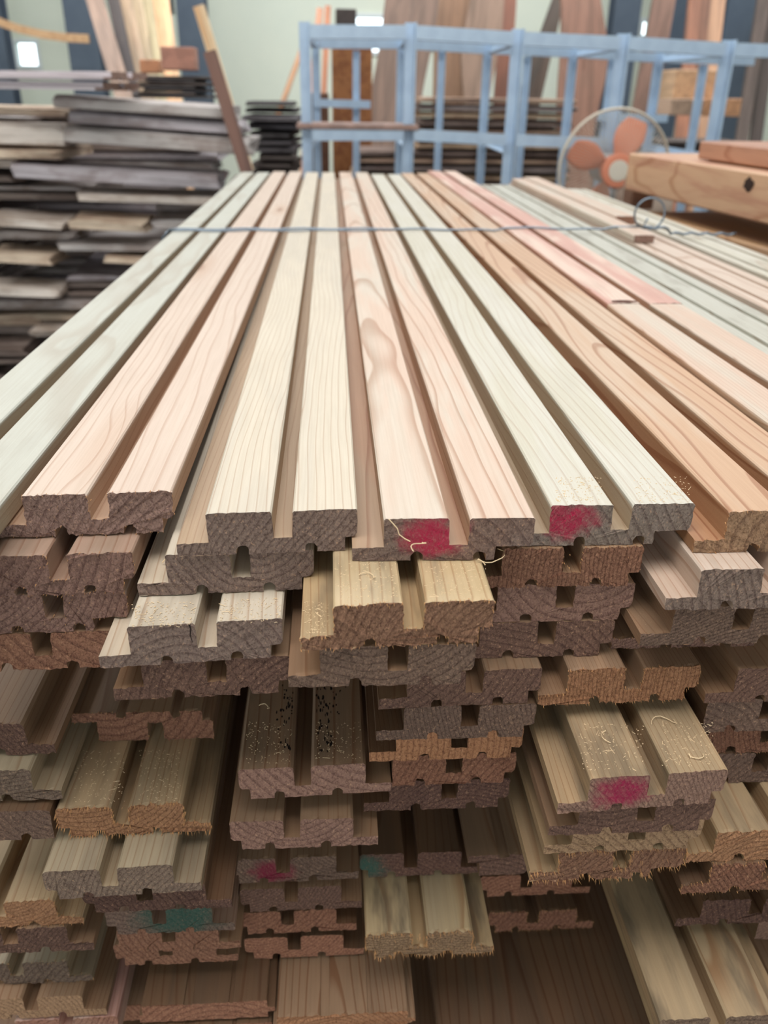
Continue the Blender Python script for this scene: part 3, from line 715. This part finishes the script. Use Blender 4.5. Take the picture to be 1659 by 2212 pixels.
lean(LP, (316, -10), (342, 175), 7.8, 7.3, 24, .03, (206, 190, 152), 'yellowish plank leaning fifth from the navy column', extra=.6, seed=6)
lean(LP, (344, -20), (366, 150), 8.0, 7.55, 36, .03, (246, 196, 150), 'bright sunlit orange-cream plank leaning above the reddish offcut', extra=.6, seed=7)
lean(LP, (428, 12), (500, 250), 6.0, 5.95, 22, .05, (236, 190, 142), 'sunlit leaning plank glowing orange along its upper part', extra=.0, seed=8, c2=(250, 220, 180))
lean(LP, (452, 110), (530, 365), 3.42, 3.34, 26, .05, (122, 88, 76), 'dark reddish leaning plank ending behind the far pile edge', extra=.0, seed=9)
lean(LP, (646, 120), (608, 225), 8.6, 8.0, 10, .03, (196, 150, 118), 'thin tan stick leaning right against the pale wall', extra=.1, seed=10)
# curved lath across the left wall
bm = bmesh.new(); pts = [atY(x, y, 8.9) for x, y in ((-40, 20), (0, 48), (40, 62), (90, 74), (140, 81), (192, 84))]
c0 = pts[0]
rg = []
for p in pts: rg.append([bm.verts.new(p - c0 + Vector(q)) for q in ((0, -.02, -.035), (0, .02, -.035), (0, .02, .035), (0, -.02, .035))])
for p, q in zip(rg, rg[1:]):
    for k in range(4): bm.faces.new((p[k], p[(k + 1) % 4], q[(k + 1) % 4], q[k]))
bm.faces.new(rg[0]); bm.faces.new(rg[-1][::-1]); bmesh.ops.recalc_face_normals(bm, faces=bm.faces)
o = link('curved_lath', bm, [WOOD], None, c0); tag(o, 'sagging tan lath fixed across the wall above the left window', 'lath'); defaults(o, (206, 168, 128), (190, 150, 112), (0, -.1), .01)

SL = 'live_edge_slab'
lean(SL, (888, -10), (838, 330), 6.5, 6.1, 116, .05, (140, 114, 100), 'wide straight grey-brown slab leaning behind the second rack bay', 'slab', .03, extra=.7, seed=11, ring=.02)
lean(SL, (985, -10), (968, 250), 7.2, 6.9, 74, .05, (160, 124, 98), 'tan slab leaning behind the rack, left half of a pair', 'slab', .03, extra=.6, seed=12)
lean(SL, (1055, -10), (1022, 240), 6.8, 6.5, 62, .05, (156, 128, 110), 'curvy pale-edged slab leaning right of the tan one', 'slab', .14, extra=.6, seed=13)
lean(SL, (1098, -10), (1085, 200), 7.5, 7.2, 34, .05, (138, 86, 64), 'red-brown slab half hidden behind the curvy one', 'slab', .02, extra=.6, seed=14)
lean(SL, (1258, -10), (1248, 290), 6.5, 6.1, 88, .05, (144, 104, 86), 'wavy walnut slab standing right of the open wall patch', 'slab', .10, extra=.7, seed=17, ring=.016, contrast=.8)
lean(SL, (1438, -10), (1392, 240), 7.4, 7.1, 48, .05, (130, 98, 84), 'straight-edged brown slab leaning between two navy columns', 'slab', .01, extra=.7, seed=16)
for k, (t_, b_, c_, l_) in enumerate([((1210, -10), (1120, 240), (92, 80, 72), 'dark slanting plank leaning left of the wavy walnut slab'),
        ((1192, 60), (1150, 240), (104, 84, 72), 'shorter dark plank leaning under the slanting one'),
        ((1500, 20), (1488, 140), (160, 104, 76), 'reddish narrow plank behind the right rack end'), ((1522, 10), (1508, 140), (136, 92, 70), 'darker red narrow plank beside the reddish one'),
        ((1548, 0), (1530, 150), (206, 160, 128), 'warm sunlit plank left of the widest navy column'),
        ((1648, 20), (1610, 260), (112, 98, 92), 'grey-brown plank leaning at the right frame edge'), ((1670, 40), (1640, 260), (96, 84, 80), 'dark plank behind the grey-brown one at right edge')]):
    lean(LP, t_, b_, 7.3 + .16 * k, 7.05 + .16 * k, 26 if k != 4 else 40, .04, c_, l_, extra=.3, seed=30 + k)

# worm-eaten drilled board behind the first rack bay
a = atY(716, 78, 5.3); b = atY(800, 678, 5.3)
o = block('wormholed_board', 716, 78, 800, 678, 5.3, .04, (176, 116, 68), 'orange-brown board riddled with dark worm holes behind the blue rack', 'board', c2=(150, 92, 52))
rh = random.Random(4); bm = bmesh.new(); W_, H_ = abs(b.x - a.x), abs(a.z - b.z)
for k in range(95):
    hx, hz = rh.uniform(.03, W_ - .03), H_ - abs(rh.gauss(0, .34)) * 1.0 - .04 + .0
    hz = min(max(hz, .05), H_ + .0); rr_ = rh.uniform(.007, .016)
    v = [bm.verts.new((hx + rr_ * math.cos(t) * .8, -.0008, hz + rr_ * math.sin(t) * 1.3)) for t in [k2 * math.pi / 4 for k2 in range(8)]]
    v2 = [bm.verts.new((q.co.x, .012, q.co.z)) for q in v]; bm.faces.new(v2)
    for i in range(8): bm.faces.new((v[i], v[(i + 1) % 8], v2[(i + 1) % 8], v2[i]))
hl = link('worm_hole', bm, plain('worm_hole_black', lin(34, 20, 14), .9), o); hl['kind'] = 'stuff'
block('backing_board', 668, 200, 716, 663, 5.5, .04, (120, 84, 64), 'dark brown board standing left of the worm-eaten one', 'board')
block('dark_box', 725, 18, 770, 77, 5.3, .2, (84, 72, 68), 'small dark box above the worm-eaten board', 'box')
lean(LP, (690, 30), (672, 200), 7.6, 7.3, 14, .03, (206, 150, 120), 'pinkish lath leaning behind the first rack bay', extra=.05, seed=41)
lean(LP, (708, 25), (700, 190), 7.8, 7.5, 12, .03, (196, 128, 92), 'orange lath leaning next to the pinkish lath', extra=.05, seed=42)

# stacked live-edge planks lying behind the rack
z = 0.0; k = 0
while z < 1.22:
    T = rs.uniform(.028, .04); up = z > 1.0
    x0 = atY((905 if up else 770) + rs.uniform(-12, 12), 300, 4.75).x; x1 = atY(1236 + rs.uniform(-14, 10), 300, 4.75).x
    tone = [((170, 140, 118), (136, 108, 92)), ((128, 108, 98), (100, 82, 74)), ((196, 166, 136), (160, 130, 106)), ((140, 124, 118), (110, 92, 84))][k % 4]
    bm = plank_mesh(x1 - x0, .5, T * .85, 300 + k, .007)
    o = link('live_edge_plank', bm, [OLD], None, ((x0 + x1) / 2, 4.75 + .25 + rs.uniform(-.03, .03), z), (0, 0, math.radians(rs.uniform(-1.5, 1.5))))
    tag(o, 'rough-edged brown plank, %s layer up in the flat stack behind the rack' % ORD[k], 'plank', 'rough planks stacked behind the rack'); old(o, *tone)
    z += T + .004; k += 1

# --- blue-grey steel rack frames
rack = empty('steel_rack', (.6, 3.75, 0), 'open blue-grey angle-steel rack standing behind the far end of the pile', 'rack')
def bar3(name, a, b, s=.02, s2=None):
    a, b = Vector(a), Vector(b); L = (b - a).length; d = (b - a).normalized()
    bm = bmesh.new(); t = .005; s2 = s2 or s
    # angle section: two thin flanges
    box(bm, (-s, -s, 0), (s, -s + t, L)); box(bm, (-s, -s + t, 0), (-s + t, s, L))
    q = d.to_track_quat('Z', 'Y')
    o = link(name, bm, [STEEL]); mw = q.to_matrix().to_4x4(); mw.translation = a - Vector(rack.location)
    o.matrix_basis = mw; o.parent = rack; return o
FYr, BYr = 3.75, 4.62
posts = []
for x, yt in ((657, 46), (888, 48), (1120, 62), (1349, 72), (1577, 86)):
    p = atY(x, yt, FYr); posts.append((p.x, p.z))
for X, Z in posts: bar3('post', (X, FYr, 0), (X, FYr, Z), .022)
bposts = []
for (X, Z) in posts:
    bposts.append((X + .03, Z - .02)); bar3('post', (X + .03, BYr, 0), (X + .03, BYr, Z + .0), .019)
    bar3('cross_bar', (X, FYr + .02, Z - .04), (X + .03, BYr - .02, Z - .04), .016)
    bar3('cross_bar', (X, FYr + .02, Z - .44), (X + .03, BYr - .02, Z - .44), .016)
for (X0, Z0), (X1, Z1) in zip(posts, posts[1:] + [(posts[-1][0] + .5, posts[-1][1] - .005)]):
    bar3('top_rail', (X0 + .02, FYr, Z0 - .035), (X1 - .02, FYr, Z1 - .035), .024)
    bar3('back_rail', (X0 + .05, BYr, Z0 - .035), (X1 + .01, BYr, Z1 - .035), .02)
    xm = (X0 + X1) / 2
    bar3('middle_post', (xm + .02, BYr + .02, 0), (xm + .02, BYr + .02, Z0 - .06), .017)
for (X0, Z0), (X1, Z1) in list(zip(posts, posts[1:]))[:3]:
    bar3('lower_rail', (X0 + .02, FYr, Z0 - .40), (X1 - .02, FYr, Z1 - .40), .022)
a = atY(680, 222, BYr); b = atY(800, 226, BYr); bar3('back_shelf_rail', (a.x, BYr, a.z), (b.x, BYr, b.z), .018)
a = atY(1290, 252, BYr); b = atY(1440, 256, BYr); bar3('back_shelf_rail', (a.x, BYr, a.z), (b.x, BYr, b.z), .018)
# plank resting on the lower rail
a = atY(640, 268, FYr); b = atY(905, 272, FYr)
o = block('shelf_plank', 640, 266, 905, 282, FYr - .03, .25, (170, 140, 130), 'thin mauve plank lying on the lower rack rail', 'plank')

# boxes and stacks right of the rack
block('timber_block', 1462, 150, 1545, 215, 6.2, .3, (214, 176, 140), 'tan box-shaped timber block behind the right rack bays', 'block')
block('timber_block', 1452, 213, 1517, 250, 5.9, .3, (190, 160, 138), 'greyish block under the tan box-shaped one', 'block')
block('timber_block', 1524, 212, 1597, 252, 5.95, .3, (214, 160, 120), 'orange-tan timber block right of the greyish block', 'block')
zz = 0.75
for k in range(8):
    a = atY(1425, 300 - 0, 5.2); b = atY(1615, 300, 5.2)
    bm = plank_mesh(b.x - a.x + rs.uniform(-.1, .05), .5, .03, 500 + k, .012)
    o = link('bark_plank', bm, [OLD], None, ((a.x + b.x) / 2, 5.4, zz), (0, 0, math.radians(rs.uniform(-3, 3)))); tag(o, 'dark bark-edged plank in the low heap behind the fan, %s from below' % ORD[k].replace('bottom','first'), 'plank', 'dark bark-edged planks behind the fan'); old(o, *DARKS[k % 3])
    zz += .037

# --- heavy timbers at right
def beam(X, Y, z, h, d, L, yaw, c, label, c2=None, ring=.012, seed=0, name='squared_timber', grey=(196, 158, 128)):
    """timber whose far left top corner is at X, Y, z and which runs toward the viewer's right"""
    a = math.radians(yaw); bm = board_mesh(refine(prof_box(d, h, .004), .04), L, 900 + seed, .0015)
    o = link(name, bm, [WOOD, END]); o.location = (X + L * math.sin(a), Y - L * math.cos(a), ZT + z)
    o.rotation_euler = (0, 0, a); tag(o, label, 'timber')
    defaults(o, c, c2 or tuple(int(q * .9) for q in c), (d * .6, -h * .4), ring, .9, dirt=.05, endcol=grey, torn=.3, taper=.02); return o
beam(.915, 2.72, .104, .105, .42, 2.2, 6, (214, 172, 138), 'thick timber with a dark knot hole on its side, right of the pile', c2=(196, 146, 118), seed=1)
beam(1.006, 2.42, .153, .045, .34, 2.0, 6, (190, 140, 112), 'brown slab lying on top of the knot-holed timber', c2=(176, 128, 104), seed=2)
beam(.935, 2.60, -.052, .15, .42, 2.1, 6, (212, 168, 124), 'honey-coloured timber below the knot-holed one, beside the pile edge', c2=(204, 164, 130), seed=3)
for k in range(5):
    beam(.955, 2.60, -.205 - .155 * k, .15, .42, 2.1, 6, (196, 156, 120), 'hidden timber number %s under the honey-coloured timber' % ('two', 'three', 'four', 'five', 'six')[k], seed=4 + k)
E_ = None
# dark knot hollow on the timber's side
bm = bmesh.new()
kp = atY(1540, 383, 2.08)
for k in range(1):
    ring0 = []; rk = random.Random(3)
    for i in range(12):
        t = i * math.pi / 6; ring0.append((math.cos(t) * .022 * rk.uniform(.7, 1.2), math.sin(t) * .016 * rk.uniform(.7, 1.2)))
a6 = math.radians(6); Lx = (2.72 - 2.05) / math.cos(a6)
kx = .915 + Lx * math.sin(a6) - .0012
vs = [bm.verts.new((0, q[0], q[1])) for q in ring0]; vi = [bm.verts.new((-.0006, q[0] * .7, q[1] * .7)) for q in ring0]
for i in range(12): bm.faces.new((vs[i], vs[(i + 1) % 12], vi[(i + 1) % 12], vi[i]))
bm.faces.new(vi)
kb = bpy.data.objects['squared_timber']
o = link('knot_hole', bm, plain('knot_black', lin(60, 44, 38), .9), kb); o.location = (-.0012, 2.2 - Lx, -.028)
block('post_block', 1371, 382, 1410, 452, 2.76, .09, (140, 104, 84), 'short brown block standing under the knot-holed timber end', 'block')
block('white_stake', 1354, 382, 1366, 990, 2.9, .02, (214, 206, 196), 'thin whitish stake beside the short brown block', 'stake')

# --- round fan with orange blades, tilted face toward the viewer
fc = atY(1325, 366, 3.42)
fan = empty('floor_fan', (fc.x, fc.y, 0), 'round floor fan with translucent orange blades and cream wire guard', 'fan')
FR = .213
def fpt(r, a, y): return Vector((r * math.cos(a), y, fc.z + r * math.sin(a)))
def ringpts(r, y, n=40): return [fpt(r, 2 * math.pi * k / n, y) for k in range(n)]
bm = bmesh.new(); tube(bm, ringpts(FR, 0), .0055, 8, True); tube(bm, ringpts(FR, -.012), .003, 6, True); link('guard_rim', bm, GUARD, fan, smooth=True)
bm = bmesh.new()
for k in range(96):
    a = 2 * math.pi * k / 96
    tube(bm, [fpt(.042, a, -.055), fpt(.12, a + .05, -.05), fpt(.185, a + .09, -.032), fpt(FR, a + .11, 0)], .0009, 4)
link('front_guard', bm, GUARD, fan, smooth=True)
bm = bmesh.new()
for k in range(60):
    a = 2 * math.pi * k / 60
    tube(bm, [fpt(.05, a, .075), fpt(.15, a, .07), fpt(FR, a, 0)], .0009, 4)
link('rear_guard', bm, GUARD, fan, smooth=True)
def disc(r, y0, y1, n=32, bev=.15):
    bm = bmesh.new(); prof = [(0, y0), (r * (1 - bev), y0), (r, y0 + (y1 - y0) * .3), (r, y1), (0, y1)]; rings = []
    for (rr_, y) in prof: rings.append([bm.verts.new(fpt(max(rr_, .0004), 2 * math.pi * k / n, y)) for k in range(n)])
    for p, q in zip(rings, rings[1:]):
        for k in range(n): bm.faces.new((p[k], q[k], q[(k + 1) % n], p[(k + 1) % n]))
    bm.faces.new(rings[0]); bm.faces.new(rings[-1][::-1]); bmesh.ops.recalc_face_normals(bm, faces=bm.faces); return bm
link('guard_badge', disc(.062, -.064, -.052), ORANGE, fan); b2 = link('badge_centre', disc(.038, -.068, -.0645), CREAM, fan)
link('hub', disc(.05, -.03, .02), ORANGE, fan)
for k in range(4):
    a0 = math.radians(68 + 90 * k); bm = bmesh.new(); n = 10; vs = []
    for i in range(n + 1):
        s = i / n; r_ = .045 + .145 * s; wd = .35 + .55 * math.sin(math.pi * min(1, s * .85 + .1)); 
        row = []
        for j in range(7):
            t = j / 6; a = a0 + (t - .5) * wd * (1.15 - .35 * s); row.append(bm.verts.new(fpt(r_, a, -.02 + .045 * t)))
        vs.append(row)
    for p, q in zip(vs, vs[1:]):
        for j in range(6): bm.faces.new((p[j], q[j], q[j + 1], p[j + 1]))
    o = link('blade', bm, ORANGE, fan, smooth=True); m = o.modifiers.new('thick', 'SOLIDIFY'); m.thickness = .002
link('motor', disc(.055, .03, .15), GREYP, fan)
bm = bmesh.new(); tube(bm, [(0, .11, .03), (0, .11, fc.z - .02)], .016, 12); link('pole', bm, GREYP, fan)
bm = bmesh.new()
bmesh.ops.create_cone(bm, cap_ends=True, segments=32, radius1=.2, radius2=.17, depth=.03); bmesh.ops.translate(bm, vec=(0, .11, .015), verts=bm.verts); link('base', bm, CREAM, fan)

# ---------------------------------------------------------------- shavings, splinters and sawdust flecks on the pile
SHAV = plain('wood_shaving', lin(222, 196, 158), .7)
rsh = random.Random(77)
def curl(px, py, z, size, label, turns=1.0):
    p = at(px, py, z); bm = bmesh.new(); pts = []
    for k in range(14):
        s = k / 13; a = turns * 2 * math.pi * s + rsh.uniform(-.2, .2)
        pts.append((size * (s - .5) * 1.4 + size * .25 * math.cos(a), size * .4 * math.sin(a) , .0006 + size * .12 * abs(math.sin(a))))
    tube(bm, pts, .00035, 4)
    o = link('wood_shaving', bm, SHAV, None, p); o.rotation_euler = (0, 0, rsh.uniform(0, 6)); return tag(o, label, 'shaving')
curl(1060, 1212, Lz, .018, 'flat curl of shaving hanging below the crimson-spotted end')
curl(905, 1180, .001, .009, 'tiny curl of shaving at the groove of the flame-grained board')
curl(1440, 1560, 5 * Lz - .0135, .014, 'pale thread shaving on the big protruding board, right bar')
curl(1500, 1636, 5 * Lz - .0135, .008, 'small hooked shaving near the front of the right bar')
curl(1305, 1590, 5 * Lz - .0135, .009, 'small bright shaving on the left bar of the big protruding board')
curl(575, 1528, -.2275, .007, 'white hooked fibre on the mould-specked board')
curl(800, 1246, Lz + .0005, .008, 'short straight shaving on the shaving-covered cream board')
def flecks(name, n, quads, parent_label, size=(.0003, .0009)):
    """loose chips scattered on planks: quads = (px0, py0, px1, py1, z)"""
    bm = bmesh.new()
    for _ in range(n):
        q = rsh.choice(quads); p = at(rsh.uniform(q[0], q[2]), rsh.uniform(q[1], q[3]), q[4])
        L = rsh.uniform(*size) * (4 if rsh.random() < .05 else 1); wd = rsh.uniform(.00012, .0003); a = rsh.uniform(0, math.pi)
        d = Vector((math.cos(a), math.sin(a), 0)) * L; e = Vector((-math.sin(a), math.cos(a), 0)) * wd
        p.z += .0001
        v = [bm.verts.new(p - d - e), bm.verts.new(p + d - e), bm.verts.new(p + d + e), bm.verts.new(p - d + e), bm.verts.new(p + Vector((0, 0, .0003)))]
        for i in range(4): bm.faces.new((v[i], v[(i + 1) % 4], v[4]))
        bm.faces.new((v[3], v[2], v[1], v[0]))
    o = link(name, bm, SHAV); o['kind'] = 'stuff'; tag(o, parent_label, 'sawdust')
flecks('sawdust_flecks', 1800, [(722, 1215, 860, 1300, Lz), (918, 1215, 1050, 1290, Lz), (285, 1300, 420, 1355, 2 * Lz), (475, 1292, 605, 1345, 2 * Lz), (655, 1300, 712, 1368, Lz - .0222),
    (1250, 1560, 1390, 1665, 5 * Lz - .014), (1430, 1560, 1540, 1655, 5 * Lz - .014), (530, 1560, 630, 1650, -.228), (680, 1560, 780, 1640, -.228), (160, 1620, 270, 1740, -.2715), (300, 1620, 390, 1730, -.2715), (1200, 1030, 1300, 1085, 0), (1370, 1030, 1490, 1085, 0)],
    'fine pale sawdust and chips scattered over the protruding boards')
def fray(idx, n, length, seed):
    """frayed fibres sticking out of a board's sawn end, a part of that board"""
    o = BUILT[idx]; r = random.Random(seed); me = o.data; vs = [v.co for v in me.vertices][: (len(me.vertices) // 7)]
    bm = bmesh.new(); lo = [v for v in vs]
    for _ in range(n):
        a = r.choice(lo); b = r.choice(lo)
        if a.z < -.004 and r.random() < .75: b = a
        c = a.lerp(b, r.random()) if (a - b).length < .03 else a
        L = length * r.uniform(.4, 1.5); d = Vector((r.uniform(-.35, .35), -1, -r.uniform(.2, 1.3))).normalized()
        u = Vector((1, 0, 0)) * r.uniform(.00015, .0004); tip = c + d * L + Vector((r.uniform(-1, 1) * L * .3, 0, 0))
        st = c + Vector((0, .001, 0)); q = Vector((0, 0, .0003))
        v = [bm.verts.new(st - u), bm.verts.new(st + u), bm.verts.new(st + q), bm.verts.new(tip)]
        for f in ((0, 1, 3), (1, 2, 3), (2, 0, 3), (0, 2, 1)): bm.faces.new([v[i] for i in f])
    s = link('frayed_fibres', bm, plain('torn_fibre_%d' % idx, lin(196, 146, 98), .8), o); s['kind'] = 'stuff'
for i, b_ in enumerate(BUILT):
    lb = b_['label']
    if b_['torn'] >= 1.7: fray(i, 420, .0033, i)
    elif b_['torn'] >= 1.5: fray(i, 260, .0016, i)
    elif b_['torn'] >= 1.2: fray(i, 120, .0012, i)

# details on single boards: crack, mould specks, fibre string
def by(words):
    return next(b for b in BUILT if words in b['label'])
DARKM = plain('dark_crack', lin(40, 30, 26), .9)
b_ = by('black crack'); bm = bmesh.new()
cr_ = [(.0405, 0, .0), (.0412, 0, -.004), (.0404, 0, -.009), (.0415, 0, -.015)]
for (p, q, wd) in ((cr_[0], cr_[1], .0006), (cr_[1], cr_[2], .0005), (cr_[2], cr_[3], .0003)):
    v = [bm.verts.new((p[0] - wd, .07 * p[0] - .0006, p[2])), bm.verts.new((p[0] + wd, .07 * p[0] - .0006, p[2])), bm.verts.new((q[0] + wd * .7, .07 * q[0] - .0006, q[2])), bm.verts.new((q[0] - wd * .7, .07 * q[0] - .0006, q[2]))]
    bm.faces.new(v)
    v2 = [bm.verts.new(k.co + Vector((0, .001, 0))) for k in v]; bm.faces.new(v2[::-1])
link('crack', bm, DARKM, b_)
b_ = by('black mould specks'); bm = bmesh.new(); rm = random.Random(9)
for k in range(150):
    x = rm.choice([rm.gauss(.036, .006), rm.gauss(.070, .006)]); y = abs(rm.gauss(.06, .045)) + .018
    if not (.003 < x < .042 or .060 < x < .1): continue
    a_, c_ = rm.uniform(.0003, .0011), rm.uniform(.0008, .003)
    v = [bm.verts.new((x + a_ * math.cos(t), y + c_ * math.sin(t), .00015)) for t in [i * math.pi / 3 for i in range(6)]]
    bm.faces.new(v)
o = link('mould_speck', bm, DARKM, b_); o['kind'] = 'stuff'
bm = bmesh.new(); pts = [atY(x, y, .533) for x, y in ((352, 1212), (362, 1200), (371, 1214), (368, 1240), (380, 1262), (376, 1280), (386, 1290))]
tube(bm, [p + Vector((0, -.002, 0)) - pts[0] for p in pts], .0005, 5)
o = link('fibre_string', bm, SHAV, None, pts[0]); tag(o, 'white stringy fibre hanging on the second-layer board end at left', 'string')
bm = bmesh.new(); pts = [atY(x, y, .489) for x, y in ((840, 1120), (850, 1131), (858, 1140), (862, 1153), (874, 1162), (886, 1168))]
tube(bm, [p + Vector((0, -.001, 0)) - pts[0] for p in pts], .0004, 5)
o = link('wood_shaving', bm, SHAV, None, pts[0]); tag(o, 'thin tan thread of shaving clinging to the crimson-spotted end', 'shaving')

# lower bundle of panels that carries the pile, and the bearers between bundles
for r_ in range(3):
    for k in range(4):
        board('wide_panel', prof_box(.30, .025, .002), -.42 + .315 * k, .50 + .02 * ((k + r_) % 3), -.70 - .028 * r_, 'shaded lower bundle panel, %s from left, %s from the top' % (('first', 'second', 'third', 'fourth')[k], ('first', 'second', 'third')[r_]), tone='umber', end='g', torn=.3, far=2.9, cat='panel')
for y in (.95, 1.8, 2.6):
    for z_, th in ((-.667, .032), (-.7835, .1), (-.8845, .115)):
        bm = bmesh.new(); box(bm, (-.42, -.05, -th), (.84, .05, 0)); o = link('bearer_timber', bm, [WOOD], None, (0, y, ZT + z_))
        tag(o, 'cross timber carrying the pile %s metres back, at height %s' % (('one', 'two', 'three')[(.95, 1.8, 2.6).index(y)], {-.667: 'top', -.7835: 'middle', -.8845: 'floor'}[z_]), 'timber'); defaults(o, *TONES['umber'], (.0, -.05), .006)

b_ = by('far reddish top board'); bm = bmesh.new(); rk = random.Random(12)
top = []; n = 18
for i in range(n):
    t = 2 * math.pi * i / n; top.append(bm.verts.new((.024 + .022 * math.cos(t) * rk.uniform(.75, 1), .010 + .009 * math.sin(t) * rk.uniform(.7, 1.1), .0003)))
bm.faces.new(top); k_ = link('knot', bm, plain('dark_knot', lin(74, 46, 38), .8, 0, 160, .6, lin(120, 74, 54)), b_)
k_['label'] = 'dark brown broken knot'

# the rest of the pile under the right-hand top boards, outside the frame on the right
for c_ in range(3):
    for r_ in range(17):
        board('siding_board', 'K', .430 + .118 * c_, .52 + rnd.uniform(-.03, .06), -.0345 - .033 * r_, 'pile board beyond the right frame edge, %s layer down, %s outer row' % (ORD[r_ + 1], ('first', 'second', 'third')[c_]), tone=('dull', 'umber', 'tan')[(r_ + c_) % 3], end=('m', 'p', 'r')[(r_ * 2 + c_) % 3])
